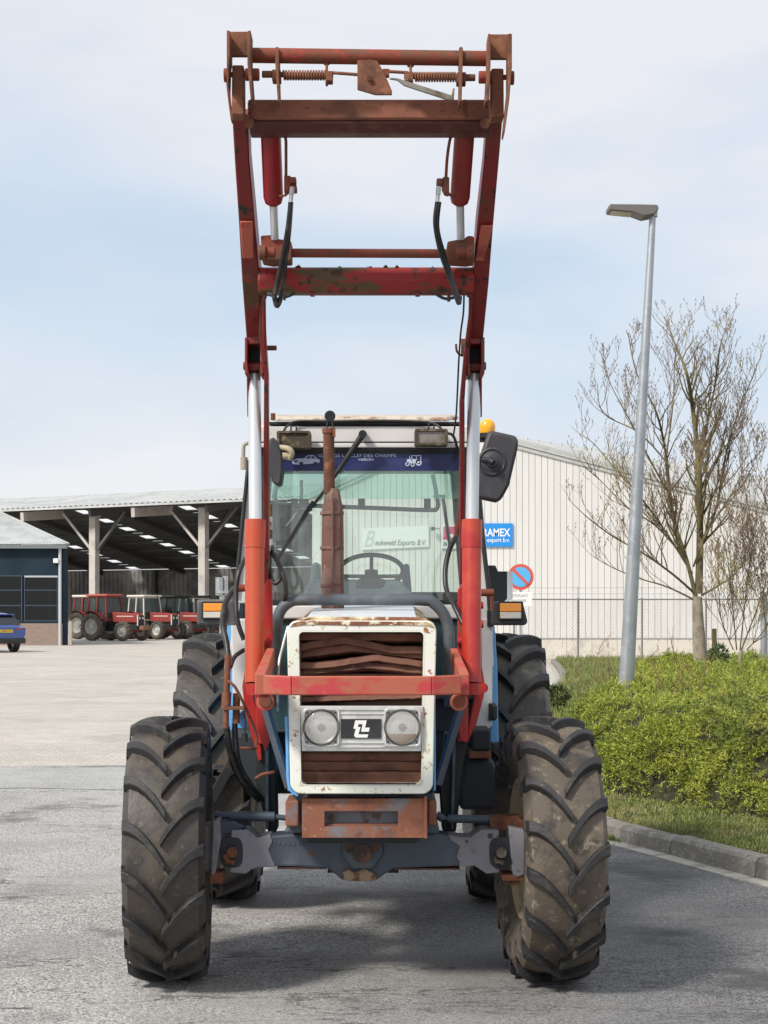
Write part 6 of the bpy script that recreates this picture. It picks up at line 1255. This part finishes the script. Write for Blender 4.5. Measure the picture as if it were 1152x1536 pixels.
# --- indicators
for q, l0, cl in (((295, 899, 352, 938), (305, 905, 336, 927), galv), ((738, 902, 792, 938), (750, 905, 782, 928), mirror_pl)):
    a = at(q[0], q[1], 7.75); c = at(q[2], q[3], 7.75)
    hs = B('indicator', grey_plastic if q[0] < 500 else mirror_pl, lambda b: b.pprism([(q[0], q[1]), (q[2] - (0 if q[0] < 500 else 8), q[1]), (q[2], q[3] - 5 if q[0] > 500 else q[3]), (q[2] - (0 if q[0] < 500 else 4), q[3]), (q[0], q[3])] if 1 else 0, 7.75, .09), None, .012)
    B('lens_frame', black_rub, lambda b: b.prism(rrect(at(l0[0] - 3, 0, 7.74).x, at(l0[2] + 3, 0, 7.74).x, at(0, l0[3] + 3, 7.74).z, at(0, l0[1] - 3, 7.74).z, .010, 7.74, 4), (0, .02, 0)), 40, .002, hs)
    ym = l0[1] + (l0[3] - l0[1]) * .55
    B('amber_lens', amber, lambda b: b.pbox(l0[0], l0[1], l0[2], ym, 7.725, .02), None, .004, hs)
    B('clear_lens', clear_lens, lambda b: b.pbox(l0[0], ym + .3, l0[2], l0[3], 7.727, .02), None, .004, hs)
# right number-plate bracket
B('plate_bracket', M('bracket_black', (.014, .015, .02), .5, 0, [((.10, .09, .08), 34, .66, .70)]), lambda b: b.pprism([(732, 848), (743, 848), (747, 857), (761, 857), (761, 898), (757, 902), (740, 902), (733, 890)], 8.35, .012), None, .002)
B('number_plate_edge', white_m, lambda b: b.pprism([(761.5, 857), (769, 857), (769, 898), (764, 902), (758, 902), (761.5, 898)], 8.352, .008))
B('bracket_rod', rust_red, lambda b: b.cyl(at(738, 889, 7.6), at(738, 916, 7.6), .009, 8), 40)
# --- left hose group
hs_ = [([at(352, 882, 7.25), at(338, 905, 7.15), at(334, 935, 7.05), at(340, 965, 6.98), at(342, 985, 6.95)], .013),
       ([at(368, 838, 7.15), at(358, 860, 7.1), at(354, 890, 7.08), at(356, 930, 7.05), at(366, 960, 7.05)], .011),
       ([at(366, 975, 7.1), at(352, 985, 7.05), at(346, 1000, 7.0)], .010),
       ([at(340, 1090, 7.0), at(342, 1110, 7.0), at(350, 1145, 7.05), at(365, 1175, 7.1), at(388, 1200, 7.2)], .014),
       ([at(352, 1085, 7.02), at(354, 1120, 7.02), at(360, 1150, 7.08), at(378, 1180, 7.15), at(398, 1205, 7.25)], .013),
       ([at(404, 830, 7.4), at(405, 860, 7.35), at(412, 875, 7.3), at(420, 868, 7.3), at(420, 850, 7.3), at(410, 832, 7.3), at(408, 820, 7.35)], .010),
       ([at(412, 832, 7.35), at(424, 860, 7.3), at(429, 885, 7.3), at(426, 905, 7.35)], .011),
       ([at(404, 828, 7.38), at(403, 870, 7.38), at(404, 900, 7.38)], .012)]
for p, r_ in hs_: pipe('hose', hose_m, p, r_)
B('hose_pipe', rust, lambda b: (b.tube([at(342, 982, 6.95), at(341, 1010, 6.95), at(340, 1040, 6.97)], .014, 10), b.tube([at(340, 1038, 6.97), at(339, 1062, 6.97)], .021, 12), b.tube([at(339, 1062, 6.97), at(339, 1092, 6.98)], .013, 10), b.tube([at(355, 1040, 7.0), at(354, 1085, 7.0)], .016, 10)), 40)
B('coupling_plate', rust, lambda b: (b.pbox(334, 1060, 366, 1065, 6.95, .06), b.tube(smooth_path([at(341, 1020, 6.95), at(352, 1030, 6.94), at(362, 1048, 6.95), at(372, 1070, 6.98), at(384, 1100, 7.0), at(384, 1118, 7.0)], 4), .007, 8)), None, .002)
B('hanging_plug', dark_steel, lambda b: (b.tube([at(366, 1072, 6.98), at(368, 1085, 6.98), at(367, 1100, 6.98)], .004, 6), b.cyl(at(367, 1100, 6.98), at(367, 1113, 6.98), .013, 12)), 40)
B('valve_stack', steel, lambda b: (b.pbox(398, 775, 409, 795, 7.5, .05),), None, .003)
B('valve_nut', rust, lambda b: (b.cyl(at(403, 757, 7.52), at(403, 775, 7.52), .016, 8), b.cyl(at(403, 795, 7.52), at(403, 812, 7.52), .016, 8), b.cyl(at(403, 785, 7.48), at(403, 785, 7.51), .012, 8)), 40)
B('hose_fitting', steel, lambda b: (b.cyl(at(405, 812, 7.42), at(406, 830, 7.38), .020, 12),), 40)
B('small_link', rust, lambda b: b.tube([at(383, 1168, 7.1), at(392, 1162, 7.1), at(412, 1158, 7.1)], .008, 8), 40)
B('small_link', rust, lambda b: b.tube([at(360, 1122, 7.1), at(385, 1123, 7.1)], .006, 8), 40)
pipe('hose', hose_m, [at(684, 806, 7.35), at(674, 825, 7.3), at(668, 855, 7.25), at(670, 885, 7.2), at(682, 910, 7.1), at(694, 935, 7.05)], .012)
B('hose_sleeve', rust_red, lambda b: (b.tube([at(691, 700, 7.3), at(691, 760, 7.34), at(688, 785, 7.35)], .009, 8), b.cyl(at(688, 785, 7.35), at(686, 795, 7.35), .017, 10), b.cyl(at(686, 795, 7.35), at(683, 808, 7.35), .012, 10)), 40)
# exhaust-side turned pipe at the upper left and strap
B('cab_vent_pipe', M('vent_beige', (.36, .31, .24), .7), lambda b: (b.tube(smooth_path([at(373, 664, 7.9), at(366, 668, 7.9), at(365, 680, 7.9), at(365, 686, 7.9)], 4), .010, 10), b.cyl(at(366, 686, 7.9), at(366, 704, 7.9), .018, 14)), 40)
for q in ((735, 1254, DF - .075, .012), (388, 1252, DF - .068, .010), (700, 1262, DF - .075, .007)):
    B('axle_bolt', pivm, lambda b: b.cyl(at(q[0], q[1], q[2]), at(q[0], q[1], q[2] + .02), q[3], 6), 40, .001)
B('casting_mark', axle_paint, lambda b: [b.pbox(409 + 7.5 * k, 1263, 413.5 + 7.5 * k, 1269 - (k % 2), DF - .0625, .004) for k in range(8)], None, .001)
B('lower_flange', MATS['greasy_rust'], lambda b: (b.pbox(416, 1300.5, 490, 1304, DF - .05, .12), b.pbox(592, 1302.5, 690, 1305, DF - .05, .12)), None, .002)
for yy, xl in ((150, 378), (150, 700)):
    B('weld_bead', rust, lambda b: [b.tube([at(xl - 3 + 1.2 * math.sin(k * 2.1), 150 + 2.4 * k, YT_ - .002), at(xl - 3 + 1.2 * math.sin(k * 2.1 + 1), 152.6 + 2.4 * k, YT_ - .002)], .006, 6) for k in range(11)], 60)
